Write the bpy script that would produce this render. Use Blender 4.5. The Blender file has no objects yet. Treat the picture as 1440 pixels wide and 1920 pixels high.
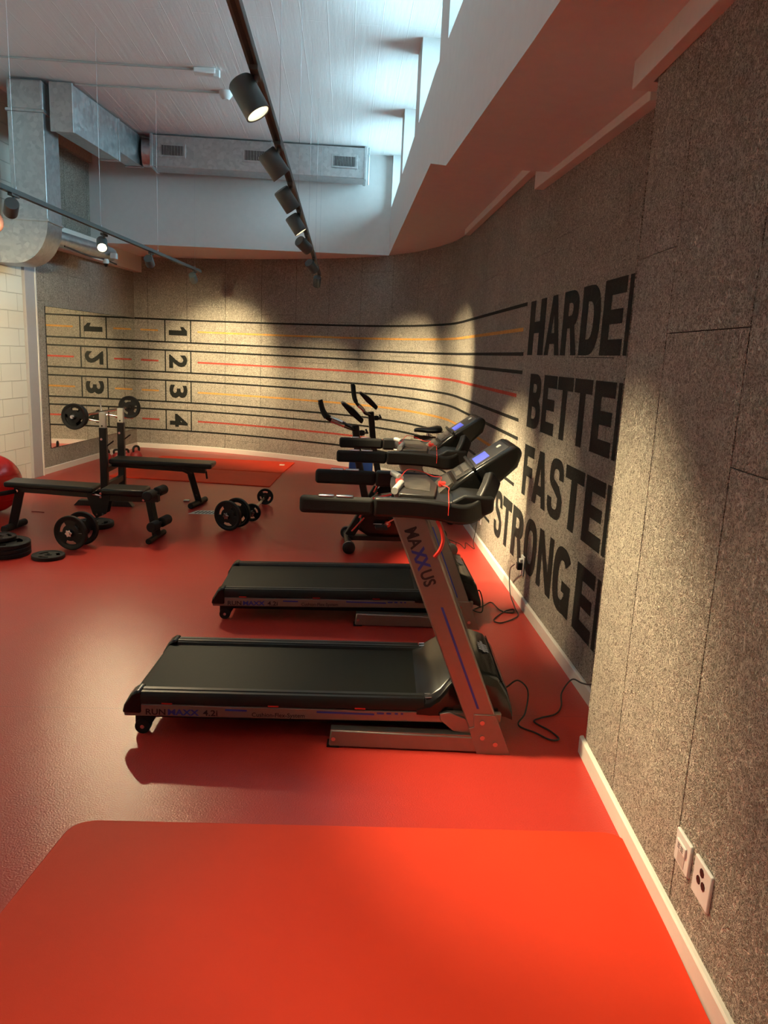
import bpy, math, random
from mathutils import Vector, Matrix
import numpy as np
random.seed(7)
D = bpy.data; SC = bpy.context.scene; COL = SC.collection
PI = math.pi
def rad(d): return d * PI / 180

# ---------------------------------------------------------------- camera, world, exposure
CAM_H = 1.6
def make_camera():
    p, ro, yw = rad(11.798), rad(-2.694), rad(-3.567)
    fwd = np.array([0, math.cos(p), -math.sin(p)]); down = np.array([0, -math.sin(p), -math.cos(p)]); right = np.array([1, 0, 0])
    c, s = math.cos(ro), math.sin(ro)
    r2 = c * right + s * down; d2 = -s * right + c * down
    Z = np.array([[math.cos(yw), -math.sin(yw), 0], [math.sin(yw), math.cos(yw), 0], [0, 0, 1]])
    X, Dn, F = Z @ r2, Z @ d2, Z @ fwd
    cam = D.cameras.new('camera'); o = D.objects.new('camera', cam); COL.objects.link(o)
    M = Matrix(((X[0], -Dn[0], -F[0], 0), (X[1], -Dn[1], -F[1], 0), (X[2], -Dn[2], -F[2], CAM_H), (0, 0, 0, 1)))
    o.matrix_world = M
    cam.sensor_fit = 'VERTICAL'; cam.sensor_height = 24; cam.sensor_width = 18; cam.lens = 24 * 1400 / 1920
    cam.clip_start = 0.05; cam.clip_end = 200
    SC.camera = o
make_camera()
SC.view_settings.view_transform = 'Standard'; SC.view_settings.look = 'None'
SC.view_settings.gamma = 1; SC.view_settings.use_curve_mapping = False
SC.view_settings.exposure = 0.10
SC.cycles.use_denoising = True
SC.cycles.max_bounces = 8; SC.cycles.diffuse_bounces = 5; SC.cycles.glossy_bounces = 4
SC.cycles.sample_clamp_indirect = 4; SC.cycles.caustics_reflective = False; SC.cycles.caustics_refractive = False
W = D.worlds.new('daylight'); SC.world = W; W.use_nodes = True
bg = W.node_tree.nodes['Background']; bg.inputs[0].default_value = (0.52, 0.84, 1.0, 1); bg.inputs[1].default_value = 25.0

WARM = (1.0, 0.79, 0.45)
SPOT_W = 130.0
def spot(name, loc, target, watts, angle=50, blend=0.6, r=0.035, col=WARM):
    l = D.lights.new(name, 'SPOT'); l.energy = watts; l.color = col; l.spot_size = rad(angle); l.spot_blend = blend; l.shadow_soft_size = r
    o = D.objects.new(name, l); COL.objects.link(o); o.location = loc
    d = Vector(target) - Vector(loc); o.rotation_euler = d.to_track_quat('-Z', 'Y').to_euler()
    return o
# lamp heads: (x, y) on the rail, aim point, watts, beam angle
Z_HEAD = 2.46
HEADS_RIGHT = [  # rail beside the right wall, from behind the camera to the far end
    (-0.335, -0.3, (0.9, -0.6, 0.9), 1.0, 70), (-0.335, 0.8, (-0.1, 1.0, 0.0), 0.7, 70), (-0.335, 1.6, (0.62, 1.9, 0.0), 0.5, 64),  # first head is unseen, added to lift the ambient light
    (-0.335, 2.83, (1.04, 2.62, 0.25), 3.7, 56), (-0.335, 3.75, (1.24, 4.35, 0.45), 1.6, 38),
    (-0.335, 4.57, (1.24, 5.4, 0.35), 5.0, 42), (-0.335, 5.40, (1.24, 5.5, 0.25), 6.0, 42),
    (-0.335, 6.40, (1.24, 8.2, 1.25), 6.0, 44), (-0.335, 7.90, (0.86, 9.9, 1.15), 5.5, 48), (-0.335, 9.50, (-0.55, 11.0, 0.6), 2.0, 66)]
HEADS_LEFT = [
    (-2.45, 2.2, (-4.4, 2.2, 1.2), 4.0, 80), (-2.40, 3.9, (-4.2, 3.9, 1.2), 3.0, 80),  # both heads unseen, added to bounce warm ambient light off the left wall
    (-2.22, 5.40, (-3.72, 8.2, 1.3), 4.5, 64), (-2.14, 7.05, (-1.15, 3.9, 0.0), 1.9, 74),
    (-2.03, 8.25, (-2.2, 11.85, 0.9), 2.4, 60), (-1.90, 9.90, (-1.80, 11.75, 1.35), 4.0, 62)]

# ---------------------------------------------------------------- materials
def nmat(name):
    m = D.materials.new(name); m.use_nodes = True
    nt = m.node_tree; return m, nt, nt.nodes['Principled BSDF']
def N(nt, kind, **kw):
    n = nt.nodes.new(kind)
    for k, v in kw.items():
        if k.startswith('i_'):
            key = k[2:]; key = int(key) if key.isdigit() else key.replace('_', ' ')
            n.inputs[key].default_value = v
        else: setattr(n, k, v)
    return n
def ramp(nt, stops):
    r = nt.nodes.new('ShaderNodeValToRGB'); e = r.color_ramp.elements
    while len(e) < len(stops): e.new(0.5)
    for el, (p, c) in zip(e, stops): el.position = p; el.color = c if len(c) == 4 else (*c, 1)
    return r
def plain(name, col, rough=0.5, metal=0.0, bump=0.0, bscale=200, vary=0.06, coat=0.0, spec=0.5):
    m, nt, b = nmat(name); L = nt.links
    tc = N(nt, 'ShaderNodeTexCoord'); no = N(nt, 'ShaderNodeTexNoise', i_Scale=bscale * 0.15, i_Detail=3.0)
    L.new(tc.outputs['Object'], no.inputs['Vector'])
    r = ramp(nt, [(0.3, tuple(c * (1 - vary) for c in col)), (0.7, tuple(min(1, c * (1 + vary)) for c in col))])
    L.new(no.outputs['Fac'], r.inputs[0]); L.new(r.outputs[0], b.inputs['Base Color'])
    b.inputs['Roughness'].default_value = rough; b.inputs['Metallic'].default_value = metal
    b.inputs['Coat Weight'].default_value = coat; b.inputs['Specular IOR Level'].default_value = spec
    if bump:
        n2 = N(nt, 'ShaderNodeTexNoise', i_Scale=bscale, i_Detail=2.0); L.new(tc.outputs['Object'], n2.inputs['Vector'])
        bp = N(nt, 'ShaderNodeBump', i_Strength=bump, i_Distance=0.002); L.new(n2.outputs['Fac'], bp.inputs['Height']); L.new(bp.outputs[0], b.inputs['Normal'])
    return m
def strand_nodes(nt, uvscale=1.0):
    """curly wood fibres: ridges of warped noise, two layers; returns a 0..1 height socket"""
    L = nt.links; tc = N(nt, 'ShaderNodeTexCoord')
    outs = []
    for sc, off, st in ((50, (0, 0, 0), (1, 1, 1)), (42, (7.3, 3.1, 5), (1.5, .8, 1)), (80, (3.3, 9.1, 2), (.8, 1.2, 1))):
        mp = N(nt, 'ShaderNodeMapping'); mp.inputs['Location'].default_value = off; mp.inputs['Scale'].default_value = st
        L.new(tc.outputs['UV'], mp.inputs[0])
        no = N(nt, 'ShaderNodeTexNoise', i_Scale=sc * uvscale, i_Detail=0.6, i_Distortion=1.8); L.new(mp.outputs[0], no.inputs['Vector'])
        a = N(nt, 'ShaderNodeMath', operation='SUBTRACT'); L.new(no.outputs['Fac'], a.inputs[0]); a.inputs[1].default_value = 0.5
        b = N(nt, 'ShaderNodeMath', operation='ABSOLUTE'); L.new(a.outputs[0], b.inputs[0])
        c = N(nt, 'ShaderNodeMath', operation='MULTIPLY_ADD'); L.new(b.outputs[0], c.inputs[0]); c.inputs[1].default_value = -13.0; c.inputs[2].default_value = 1.0
        c.use_clamp = True; outs.append(c)
    m1 = N(nt, 'ShaderNodeMath', operation='MAXIMUM'); L.new(outs[0].outputs[0], m1.inputs[0]); L.new(outs[1].outputs[0], m1.inputs[1])
    k = N(nt, 'ShaderNodeMath', operation='MULTIPLY'); L.new(outs[2].outputs[0], k.inputs[0]); k.inputs[1].default_value = 0.7
    m2 = N(nt, 'ShaderNodeMath', operation='MAXIMUM'); L.new(m1.outputs[0], m2.inputs[0]); L.new(k.outputs[0], m2.inputs[1])
    return tc, m2
def board_mat(name, lo, hi, bump=1.0, dist=0.006, rough=0.95):
    m, nt, b = nmat(name); L = nt.links; tc, h = strand_nodes(nt)
    r = ramp(nt, [(0.05, lo), (0.75, hi)]); L.new(h.outputs[0], r.inputs[0])
    n2 = N(nt, 'ShaderNodeTexNoise', i_Scale=1.3, i_Detail=4.0); L.new(tc.outputs['UV'], n2.inputs['Vector'])
    r2 = ramp(nt, [(0.3, (.86, .86, .86)), (0.7, (1.08, 1.08, 1.06))]); L.new(n2.outputs['Fac'], r2.inputs[0])
    mx = N(nt, 'ShaderNodeMix', data_type='RGBA', blend_type='MULTIPLY'); mx.inputs[0].default_value = 1
    L.new(r.outputs[0], mx.inputs[6]); L.new(r2.outputs[0], mx.inputs[7]); L.new(mx.outputs[2], b.inputs['Base Color'])
    b.inputs['Roughness'].default_value = rough; b.inputs['Specular IOR Level'].default_value = 0.2
    bp = N(nt, 'ShaderNodeBump', i_Strength=bump, i_Distance=dist); L.new(h.outputs[0], bp.inputs['Height']); L.new(bp.outputs[0], b.inputs['Normal'])
    return m
M = {}
M['board'] = board_mat('wood_wool_board', (.20, .17, .135), (.72, .67, .58))
M['paint_black'] = board_mat('black_wall_paint', (.010, .011, .010), (.024, .026, .024), 0.9, 0.004, 0.8)
M['paint_red'] = board_mat('red_wall_paint', (.32, .045, .03), (.62, .11, .08), 0.8, 0.004)
M['paint_orange'] = board_mat('orange_wall_paint', (.50, .23, .05), (.86, .45, .13), 0.8, 0.004)
M['gap'] = plain('dark_joint_backing', (.02, .017, .014), .95, spec=.1)  # near-black colour puts the shade of the open joints into the backing
M['plaster'] = plain('white_plaster', (.78, .76, .73), 0.9, bump=.25, bscale=90, vary=.02)
M['trim'] = plain('white_trim', (.72, .68, .62), 0.55, vary=.02)
M['frame_grey'] = plain('grey_door_frame', (.36, .35, .36), 0.5, vary=.02)
M['rubber'] = plain('black_rubber', (.008, .008, .008), 0.5, spec=.3, bump=.3, bscale=300)
M['foam'] = plain('black_foam', (.009, .009, .0085), 0.75, bump=.5, bscale=500, spec=.3)
M['gloss_black'] = plain('glossy_black_plastic', (.006, .006, .0055), 0.20, spec=.4)
M['satin_black'] = plain('satin_black_plastic', (.008, .008, .0075), 0.42, bump=.15, bscale=400, spec=.35)
M['belt'] = plain('running_belt', (.004, .0045, .0035), 0.55, spec=.10, bump=.25, bscale=600)
M['silver'] = plain('silver_painted_steel', (.26, .225, .20), 0.38, metal=.7, vary=.03)
M['black_steel'] = plain('black_powder_coated_steel', (.010, .009, .009), 0.4, spec=.35, bump=.1, bscale=300)
M['vinyl'] = plain('black_vinyl', (.009, .009, .008), 0.32, bump=.3, bscale=250, spec=.25)
M['chrome'] = plain('chrome', (.75, .74, .72), 0.18, metal=1.0, vary=.02)
M['galv'] = None
M['white_plastic'] = plain('white_plastic', (.72, .72, .70), 0.45, vary=.02)
M['cream_tube'] = plain('cream_painted_tube', (.74, .71, .58), 0.4, vary=.02)
M['grey_plastic'] = plain('light_grey_plastic', (.42, .42, .40), 0.45, vary=.03)
M['keypad'] = plain('keypad_foil', (.06, .055, .048), 0.35, bump=.4, bscale=120, vary=.5)
M['panel_dark'] = plain('dark_console_face', (.03, .028, .026), 0.3, vary=.1)
M['red_gloss'] = plain('glossy_red_rubber', (.70, .018, .014), 0.22, vary=.02, coat=.3)
M['red_plastic'] = plain('red_plastic', (.62, .03, .02), 0.4, vary=.03)
M['red_iron'] = plain('red_coated_iron', (.30, .022, .02), 0.5, vary=.05)
M['decal_dark'] = plain('dark_print', (.012, .012, .018), 0.6, vary=.02)
M['decal_blue'] = plain('blue_print', (.02, .045, .32), 0.5, vary=.02)
M['decal_white'] = plain('white_print', (.8, .8, .78), 0.6, vary=.02)
M['blue_plastic'] = plain('blue_plastic', (.02, .07, .30), 0.4, vary=.05)
M['track'] = plain('charcoal_track_metal', (.06, .07, .068), 0.5, vary=.04)
M['rubber_cord'] = plain('black_cable', (.012, .012, .012), 0.5)
M['wire'] = plain('thin_steel_wire', (.5, .5, .5), 0.4, metal=.8)
M['paper'] = plain('white_paper', (.72, .68, .58), 0.8, vary=.05)
M['pink_foam'] = plain('pink_foam', (.45, .06, .06), 0.6)
def galv():
    m, nt, b = nmat('galvanised_steel'); L = nt.links
    tc = N(nt, 'ShaderNodeTexCoord'); v = N(nt, 'ShaderNodeTexVoronoi', i_Scale=26.0); L.new(tc.outputs['Object'], v.inputs['Vector'])
    r = ramp(nt, [(0, (.44, .46, .47)), (1, (.60, .62, .62))]); L.new(v.outputs['Color'], r.inputs[0]); L.new(r.outputs[0], b.inputs['Base Color'])
    r2 = ramp(nt, [(0, (.30,) * 3), (1, (.42,) * 3)]); L.new(v.outputs['Color'], r2.inputs[0]); L.new(r2.outputs[0], b.inputs['Roughness'])
    b.inputs['Metallic'].default_value = .9; return m
M['galv'] = galv()
def floor_mat():
    m, nt, b = nmat('red_vinyl_floor'); L = nt.links; tc = N(nt, 'ShaderNodeTexCoord')
    n = N(nt, 'ShaderNodeTexNoise', i_Scale=2.2, i_Detail=5.0); L.new(tc.outputs['Object'], n.inputs['Vector'])
    r = ramp(nt, [(0.3, (.40, .030, .021)), (0.7, (.45, .034, .024))]); L.new(n.outputs['Fac'], r.inputs[0])
    # welded joints between the vinyl sheets, 2 m apart
    br = N(nt, 'ShaderNodeTexBrick', offset=0.0, i_Scale=1.0, i_Mortar_Size=.0016, i_Mortar_Smooth=.4, i_Brick_Width=40.0, i_Row_Height=2.0)
    mp = N(nt, 'ShaderNodeMapping'); mp.inputs['Location'].default_value = (9.0, 0.85, 0); L.new(tc.outputs['Object'], mp.inputs[0]); L.new(mp.outputs[0], br.inputs['Vector'])
    mx = N(nt, 'ShaderNodeMix', data_type='RGBA'); L.new(br.outputs['Fac'], mx.inputs[0]); L.new(r.outputs[0], mx.inputs[6]); mx.inputs[7].default_value = (.22, .015, .012, 1)
    L.new(mx.outputs[2], b.inputs['Base Color'])
    b.inputs['Specular IOR Level'].default_value = .36; b.inputs['Roughness'].default_value = .31
    v = N(nt, 'ShaderNodeTexNoise', i_Scale=170.0, i_Detail=1.0); L.new(tc.outputs['Object'], v.inputs['Vector'])
    bp = N(nt, 'ShaderNodeBump', i_Strength=.7, i_Distance=.0016); L.new(v.outputs['Fac'], bp.inputs['Height']); L.new(bp.outputs[0], b.inputs['Normal'])
    return m
M['floor'] = floor_mat()
def mat_red():
    m, nt, b = nmat('red_exercise_mat'); L = nt.links; tc = N(nt, 'ShaderNodeTexCoord')
    n = N(nt, 'ShaderNodeTexNoise', i_Scale=3.0, i_Detail=4.0); L.new(tc.outputs['Object'], n.inputs['Vector'])
    r = ramp(nt, [(0.3, (.62, .030, .005)), (0.7, (.67, .034, .006))]); L.new(n.outputs['Fac'], r.inputs[0]); L.new(r.outputs[0], b.inputs['Base Color'])
    b.inputs['Roughness'].default_value = .62; b.inputs['Specular IOR Level'].default_value = .3
    v = N(nt, 'ShaderNodeTexNoise', i_Scale=500.0); L.new(tc.outputs['Object'], v.inputs['Vector'])
    bp = N(nt, 'ShaderNodeBump', i_Strength=.3, i_Distance=.001); L.new(v.outputs['Fac'], bp.inputs['Height']); L.new(bp.outputs[0], b.inputs['Normal'])
    return m
M['mat'] = mat_red()
def ceiling_mat():
    m, nt, b = nmat('white_painted_board_marked_concrete'); L = nt.links; tc = N(nt, 'ShaderNodeTexCoord')
    b.inputs['Base Color'].default_value = (.80, .77, .74, 1); b.inputs['Roughness'].default_value = .85
    mp = N(nt, 'ShaderNodeMapping'); mp.inputs['Scale'].default_value = (1, .05, 1); mp.inputs['Rotation'].default_value = (0, 0, rad(-2)); L.new(tc.outputs['Object'], mp.inputs[0])
    br = N(nt, 'ShaderNodeTexBrick', offset=.37, i_Scale=1.0, i_Mortar_Size=.006, i_Mortar_Smooth=.8, i_Brick_Width=.5, i_Row_Height=2.2)
    mr = N(nt, 'ShaderNodeMapping'); mr.inputs['Rotation'].default_value = (0, 0, rad(90)); mr.inputs['Scale'].default_value = (1, 1, 1)
    L.new(tc.outputs['Object'], mr.inputs[0])
    br2 = N(nt, 'ShaderNodeTexBrick', offset=.41, i_Scale=1.0, i_Mortar_Size=.004, i_Mortar_Smooth=.6, i_Brick_Width=1.9, i_Row_Height=.21)
    L.new(mr.outputs[0], br2.inputs['Vector'])
    n = N(nt, 'ShaderNodeTexNoise', i_Scale=9.0, i_Detail=6.0, i_Roughness=.7); L.new(mp.outputs[0], n.inputs['Vector'])
    inv = N(nt, 'ShaderNodeMath', operation='MULTIPLY_ADD'); L.new(br2.outputs['Fac'], inv.inputs[0]); inv.inputs[1].default_value = 0.35; L.new(n.outputs['Fac'], inv.inputs[2])
    bp = N(nt, 'ShaderNodeBump', i_Strength=.32, i_Distance=.012); L.new(inv.outputs[0], bp.inputs['Height']); L.new(bp.outputs[0], b.inputs['Normal'])
    return m
M['ceiling'] = ceiling_mat()
def block_mat():
    m, nt, b = nmat('painted_block_masonry'); L = nt.links; tc = N(nt, 'ShaderNodeTexCoord')
    br = N(nt, 'ShaderNodeTexBrick', offset=.5, i_Scale=1.0, i_Mortar_Size=.006, i_Mortar_Smooth=.5, i_Brick_Width=.39, i_Row_Height=.19)
    L.new(tc.outputs['UV'], br.inputs['Vector'])
    br.inputs['Color1'].default_value = (.66, .64, .56, 1); br.inputs['Color2'].default_value = (.69, .67, .59, 1); br.inputs['Mortar'].default_value = (.52, .50, .43, 1)
    L.new(br.outputs['Color'], b.inputs['Base Color']); b.inputs['Roughness'].default_value = .8
    bp = N(nt, 'ShaderNodeBump', i_Strength=.8, i_Distance=.006, invert=True); L.new(br.outputs['Fac'], bp.inputs['Height']); L.new(bp.outputs[0], b.inputs['Normal'])
    return m
M['block'] = block_mat()
def mirror_mat():
    m, nt, b = nmat('mirror_glass'); b.inputs['Base Color'].default_value = (.86, .88, .86, 1); b.inputs['Metallic'].default_value = 1; b.inputs['Roughness'].default_value = .004
    return m
M['mirror'] = mirror_mat()
def glass_mat():
    m, nt, b = nmat('window_glass'); L = nt.links; nt.nodes.remove(b); out = nt.nodes['Material Output']
    tr = N(nt, 'ShaderNodeBsdfTransparent'); tr.inputs[0].default_value = (.93, .97, .98, 1); gl = N(nt, 'ShaderNodeBsdfGlossy', i_Roughness=.0)
    fr = N(nt, 'ShaderNodeFresnel', i_IOR=1.45); mx = N(nt, 'ShaderNodeMixShader')
    L.new(fr.outputs[0], mx.inputs[0]); L.new(tr.outputs[0], mx.inputs[1]); L.new(gl.outputs[0], mx.inputs[2]); L.new(mx.outputs[0], out.inputs[0]); return m
M['glass'] = glass_mat()
def emit_mat(name, col, s):
    m, nt, b = nmat(name); b.inputs['Base Color'].default_value = (*col, 1); b.inputs['Emission Color'].default_value = (*col, 1); b.inputs['Emission Strength'].default_value = s; return m
M['lcd'] = emit_mat('blue_backlit_display', (.06, .08, .50), .6)
M['lamp_on'] = emit_mat('lit_lamp_face', (1.0, .86, .55), 14)
M['lamp_dim'] = emit_mat('lamp_reflector_glow', (1.0, .80, .42), 1.6)

# ---------------------------------------------------------------- mesh helpers
class MB:
    def __init__(s): s.v = []; s.f = []; s.uv = None
    def add(s, vs, fs):
        n = len(s.v); s.v += [tuple(v) for v in vs]; s.f += [tuple(i + n for i in f) for f in fs]; return s
    def box(s, x0, x1, y0, y1, z0, z1, m=None):
        vs = [Vector((x, y, z)) for z in (z0, z1) for y in (y0, y1) for x in (x0, x1)]
        if m is not None: vs = [m @ v for v in vs]
        return s.add(vs, [(0, 2, 3, 1), (4, 5, 7, 6), (0, 1, 5, 4), (2, 6, 7, 3), (0, 4, 6, 2), (1, 3, 7, 5)])
    def prism(s, poly, a, b, ax='y', m=None):
        """poly = 2D outline; ax='y': (x,z) outline extruded y a..b ; 'z': (x,y) ; 'x': (y,z)"""
        def P(p, t):
            v = {'y': (p[0], t, p[1]), 'z': (p[0], p[1], t), 'x': (t, p[0], p[1])}[ax]; v = Vector(v)
            return m @ v if m is not None else v
        n = len(poly); vs = [P(p, a) for p in poly] + [P(p, b) for p in poly]
        fs = [tuple(range(n)), tuple(range(2 * n - 1, n - 1, -1))] + [(i, i + n, (i + 1) % n + n, (i + 1) % n) for i in range(n)]
        return s.add(vs, fs)
    def tube(s, pts, r, seg=10, caps=True, sq=None):
        """round (or sq=(a,b) rectangular) tube along points"""
        pts = [Vector(p) for p in pts]; rings = []
        up = Vector((0, 0, 1)); rr = r if isinstance(r, (list, tuple)) else [r] * len(pts)
        prev = None
        for i, p in enumerate(pts):
            t = (pts[min(i + 1, len(pts) - 1)] - pts[max(i - 1, 0)]).normalized()
            if prev is None:
                a = t.cross(up)
                if a.length < 1e-3: a = Vector((0, 1, 0)) if sq else t.cross(Vector((1, 0, 0)))
            else:
                a = prev - t * prev.dot(t)
            a.normalize(); prev = a; b = t.cross(a)
            if sq:
                h, k = sq; ring = [p + a * h + b * k, p - a * h + b * k, p - a * h - b * k, p + a * h - b * k]
            else:
                ring = [p + (a * math.cos(2 * PI * j / seg) + b * math.sin(2 * PI * j / seg)) * rr[i] for j in range(seg)]
            rings.append(ring)
        n = len(rings[0]); vs = [v for rg in rings for v in rg]; fs = []
        for i in range(len(rings) - 1):
            for j in range(n): fs.append((i * n + j, (i + 1) * n + j, (i + 1) * n + (j + 1) % n, i * n + (j + 1) % n))
        if caps: fs += [tuple(range(n)), tuple(range(len(rings) * n - 1, (len(rings) - 1) * n - 1, -1))]
        return s.add(vs, fs)
    def cyl(s, p0, p1, r, seg=20, r1=None):
        return s.tube([p0, p1], [r, r if r1 is None else r1], seg)
    def lathe(s, prof, o, axis, seg=32):
        """prof: (radius, height) list; closed by end caps if radius>0"""
        o = Vector(o); q = Vector(axis).normalized().to_track_quat('Z', 'Y').to_matrix(); vs = []; fs = []
        for r, h in prof:
            for j in range(seg): vs.append(o + q @ Vector((r * math.cos(2 * PI * j / seg), r * math.sin(2 * PI * j / seg), h)))
        for i in range(len(prof) - 1):
            for j in range(seg): fs.append((i * seg + j, i * seg + (j + 1) % seg, (i + 1) * seg + (j + 1) % seg, (i + 1) * seg + j))
        fs.append(tuple(range(seg - 1, -1, -1))); fs.append(tuple(range((len(prof) - 1) * seg, len(prof) * seg)))
        return s.add(vs, fs)
def smooth_pts(P, n=8):
    P = [Vector(p) for p in P]; Q = [2 * P[0] - P[1]] + P + [2 * P[-1] - P[-2]]; o = []
    for i in range(1, len(Q) - 2):
        a, b, c, d = Q[i - 1:i + 3]
        for k in range(n):
            t = k / n; o.append(.5 * ((2 * b) + (c - a) * t + (2 * a - 5 * b + 4 * c - d) * t * t + (3 * b - a - 3 * c + d) * t ** 3))
    return o + [P[-1]]
def obj(name, mb, mat, parent=None, smooth=True, bevel=0, seg=2, label=None):
    me = D.meshes.new(name); me.from_pydata([tuple(v) for v in mb.v], [], mb.f); me.update()
    me.materials.append(M[mat] if isinstance(mat, str) else mat)
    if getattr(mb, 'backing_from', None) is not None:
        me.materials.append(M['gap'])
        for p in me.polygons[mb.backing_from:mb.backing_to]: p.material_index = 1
    if smooth:
        for p in me.polygons: p.use_smooth = True
        me.set_sharp_from_angle(angle=rad(38))
    if mb.uv is not None:
        u = me.uv_layers.new(name='UVMap')
        for l in me.loops: u.data[l.index].uv = mb.uv[l.vertex_index]
    o = D.objects.new(name, me); COL.objects.link(o)
    if parent is not None: o.parent = parent
    if bevel:
        b = o.modifiers.new('bevel', 'BEVEL'); b.width = bevel; b.segments = seg; b.limit_method = 'ANGLE'; b.angle_limit = rad(40); b.use_clamp_overlap = True
    if label: o['label'] = label
    return o
def tag(o, label, cat, group=None, kind=None):
    o['label'] = label; o['category'] = cat
    if group: o['group'] = group
    if kind: o['kind'] = kind
    return o
def thing(name, label, cat, loc=(0, 0, 0), rz=0, group=None):
    o = D.objects.new(name, None); COL.objects.link(o); o.location = loc; o.rotation_euler = (0, 0, rz); o.empty_display_size = .1
    return tag(o, label, cat, group)
def struct(name, mb, mat, parent=None, **k):
    o = obj(name, mb, mat, parent, **k)
    if parent is None: o['kind'] = 'structure'
    return o
def copy_tree(o, parent=None):
    c = o.copy(); COL.objects.link(c)
    if parent is not None: c.parent = parent
    for ch in list(o.children): copy_tree(ch, c)
    return c
_dg = None
def text_mesh(body, size=1.0, offset=0.0):
    cu = D.curves.new('t', 'FONT'); cu.body = body; cu.size = size; cu.offset = offset; cu.resolution_u = 3
    o = D.objects.new('t', cu); COL.objects.link(o); bpy.context.view_layer.update()
    me = o.to_mesh(); vs = [tuple(v.co) for v in me.vertices]; fs = [tuple(p.vertices) for p in me.polygons]
    o.to_mesh_clear(); D.objects.remove(o); D.curves.remove(cu)
    return vs, fs
def text_on(body, size, origin, ux, uy, mat, parent, xs=1.0, offset=0.0, name='lettering', label=None):
    """flat lettering: origin lower left, ux along the text, uy up the letters"""
    vs, fs = text_mesh(body, size, offset); ux = Vector(ux).normalized(); uy = Vector(uy).normalized(); o = Vector(origin)
    mb = MB(); mb.add([o + ux * v[0] * xs + uy * v[1] for v in vs], fs)
    return obj(name, mb, mat, parent, smooth=False, label=label)

# ---------------------------------------------------------------- room shell
CP = [(1.245, 2.8), (1.245, 5), (1.25, 7.4), (1.25, 8.3), (1.2, 8.85), (1.05, 9.4), (.83, 9.92), (.5, 10.4), (.02, 10.83), (-.42, 11.1), (-1.05, 11.44), (-1.6, 11.68), (-2.3, 11.9), (-3.24, 12.05)]
CV = smooth_pts([(a, b, 0) for a, b in CP], 12)
CL = [0.0]
for a, b in zip(CV, CV[1:]): CL.append(CL[-1] + (b - a).length)
def wall_at(s, z, off=0.0):
    """point on the curved board wall at arc length s, height z, off metres into the room"""
    s = max(0, min(CL[-1] - 1e-6, s))
    i = max(k for k in range(len(CL) - 1) if CL[k] <= s)
    def nrm(j):
        t = (CV[min(j + 1, len(CV) - 1)] - CV[max(j - 1, 0)]).normalized(); return Vector((-t.y, t.x, 0))
    u = (s - CL[i]) / (CL[i + 1] - CL[i]); p = CV[i].lerp(CV[i + 1], u); n = nrm(i).lerp(nrm(i + 1), u).normalized()
    return Vector((p.x, p.y, z)) + n * off
def panel_wall(mb, cols, joints, z0, z1, at, ds=0.1, gap=.0017, hole=None):
    """wood wool panels with open joints between them, one mesh with its own backing"""
    if mb.uv is None: mb.uv = []
    for ci in range(len(cols) - 1):
        zs = [z0] + [z for z in sorted(joints[ci % len(joints)]) if z0 < z < z1] + [z1]
        for za, zb in zip(zs, zs[1:]):
            a, b = cols[ci] + gap * 1.9, cols[ci + 1] - gap * 1.9; n = max(1, int((b - a) / ds)); base = len(mb.v)
            g0 = gap if za != z0 else 0; g1 = gap if zb != z1 else 0
            for k in range(n + 1):
                s = a + (b - a) * k / n
                for (z, off) in ((za + g0, -.012), (za + g0, 0), (zb - g1, 0), (zb - g1, -.012)):
                    mb.v.append(tuple(at(s, z, off))); mb.uv.append((s, z))
            for k in range(n):
                for j in range(3): mb.f.append((base + k * 4 + j, base + (k + 1) * 4 + j, base + (k + 1) * 4 + j + 1, base + k * 4 + j + 1))
            for e in (base, base + n * 4): mb.f.append((e, e + 1, e + 2, e + 3))
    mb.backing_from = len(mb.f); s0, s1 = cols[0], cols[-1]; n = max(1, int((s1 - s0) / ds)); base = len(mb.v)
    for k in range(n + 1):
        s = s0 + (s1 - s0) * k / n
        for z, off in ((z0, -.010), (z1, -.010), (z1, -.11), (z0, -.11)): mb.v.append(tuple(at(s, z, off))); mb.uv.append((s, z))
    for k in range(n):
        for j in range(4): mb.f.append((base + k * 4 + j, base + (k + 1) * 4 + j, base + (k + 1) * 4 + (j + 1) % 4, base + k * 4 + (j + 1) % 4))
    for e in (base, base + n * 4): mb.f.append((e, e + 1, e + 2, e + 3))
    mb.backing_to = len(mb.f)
Z_CEIL = 4.12; Z_SOF = 2.9
fl = MB(); fl.box(-5.2, 1.5, -2.2, 12.4, -.12, 0); struct('floor', fl, 'floor', smooth=False)
ce = MB(); ce.box(-5.2, 1.25, -2.2, 12.4, Z_CEIL, Z_CEIL + .2); struct('ceiling', ce, 'ceiling', smooth=False)
# curved back wall with the straight run of the right wall
cols = [.50, .66, 1.255, 1.85, 2.44, 3.01, 3.58, 4.15, 4.72, 5.29, 5.86, 6.436, 7.01, 7.59, 8.175, 8.724, 9.274, 9.862, 10.47, 11.10, 11.718, CL[-1] - .001]
joints = [[1.98], [1.64], [.9, 2.33], [.62, 2.28], [1.4], [.9], [2.3], [.5, 1.9], [1.2], [2.35], [2.45], [2.44], [.2, 1.6], [.8, 2.7], [2.03], [.15, 1.45], [2.12], [.2, 1.82], [2.2], [.9], [1.55]]
mb = MB(); panel_wall(mb, cols, joints, 0, Z_SOF, wall_at); wall_back = struct('wall_back', mb, 'board', smooth=False)
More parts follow.
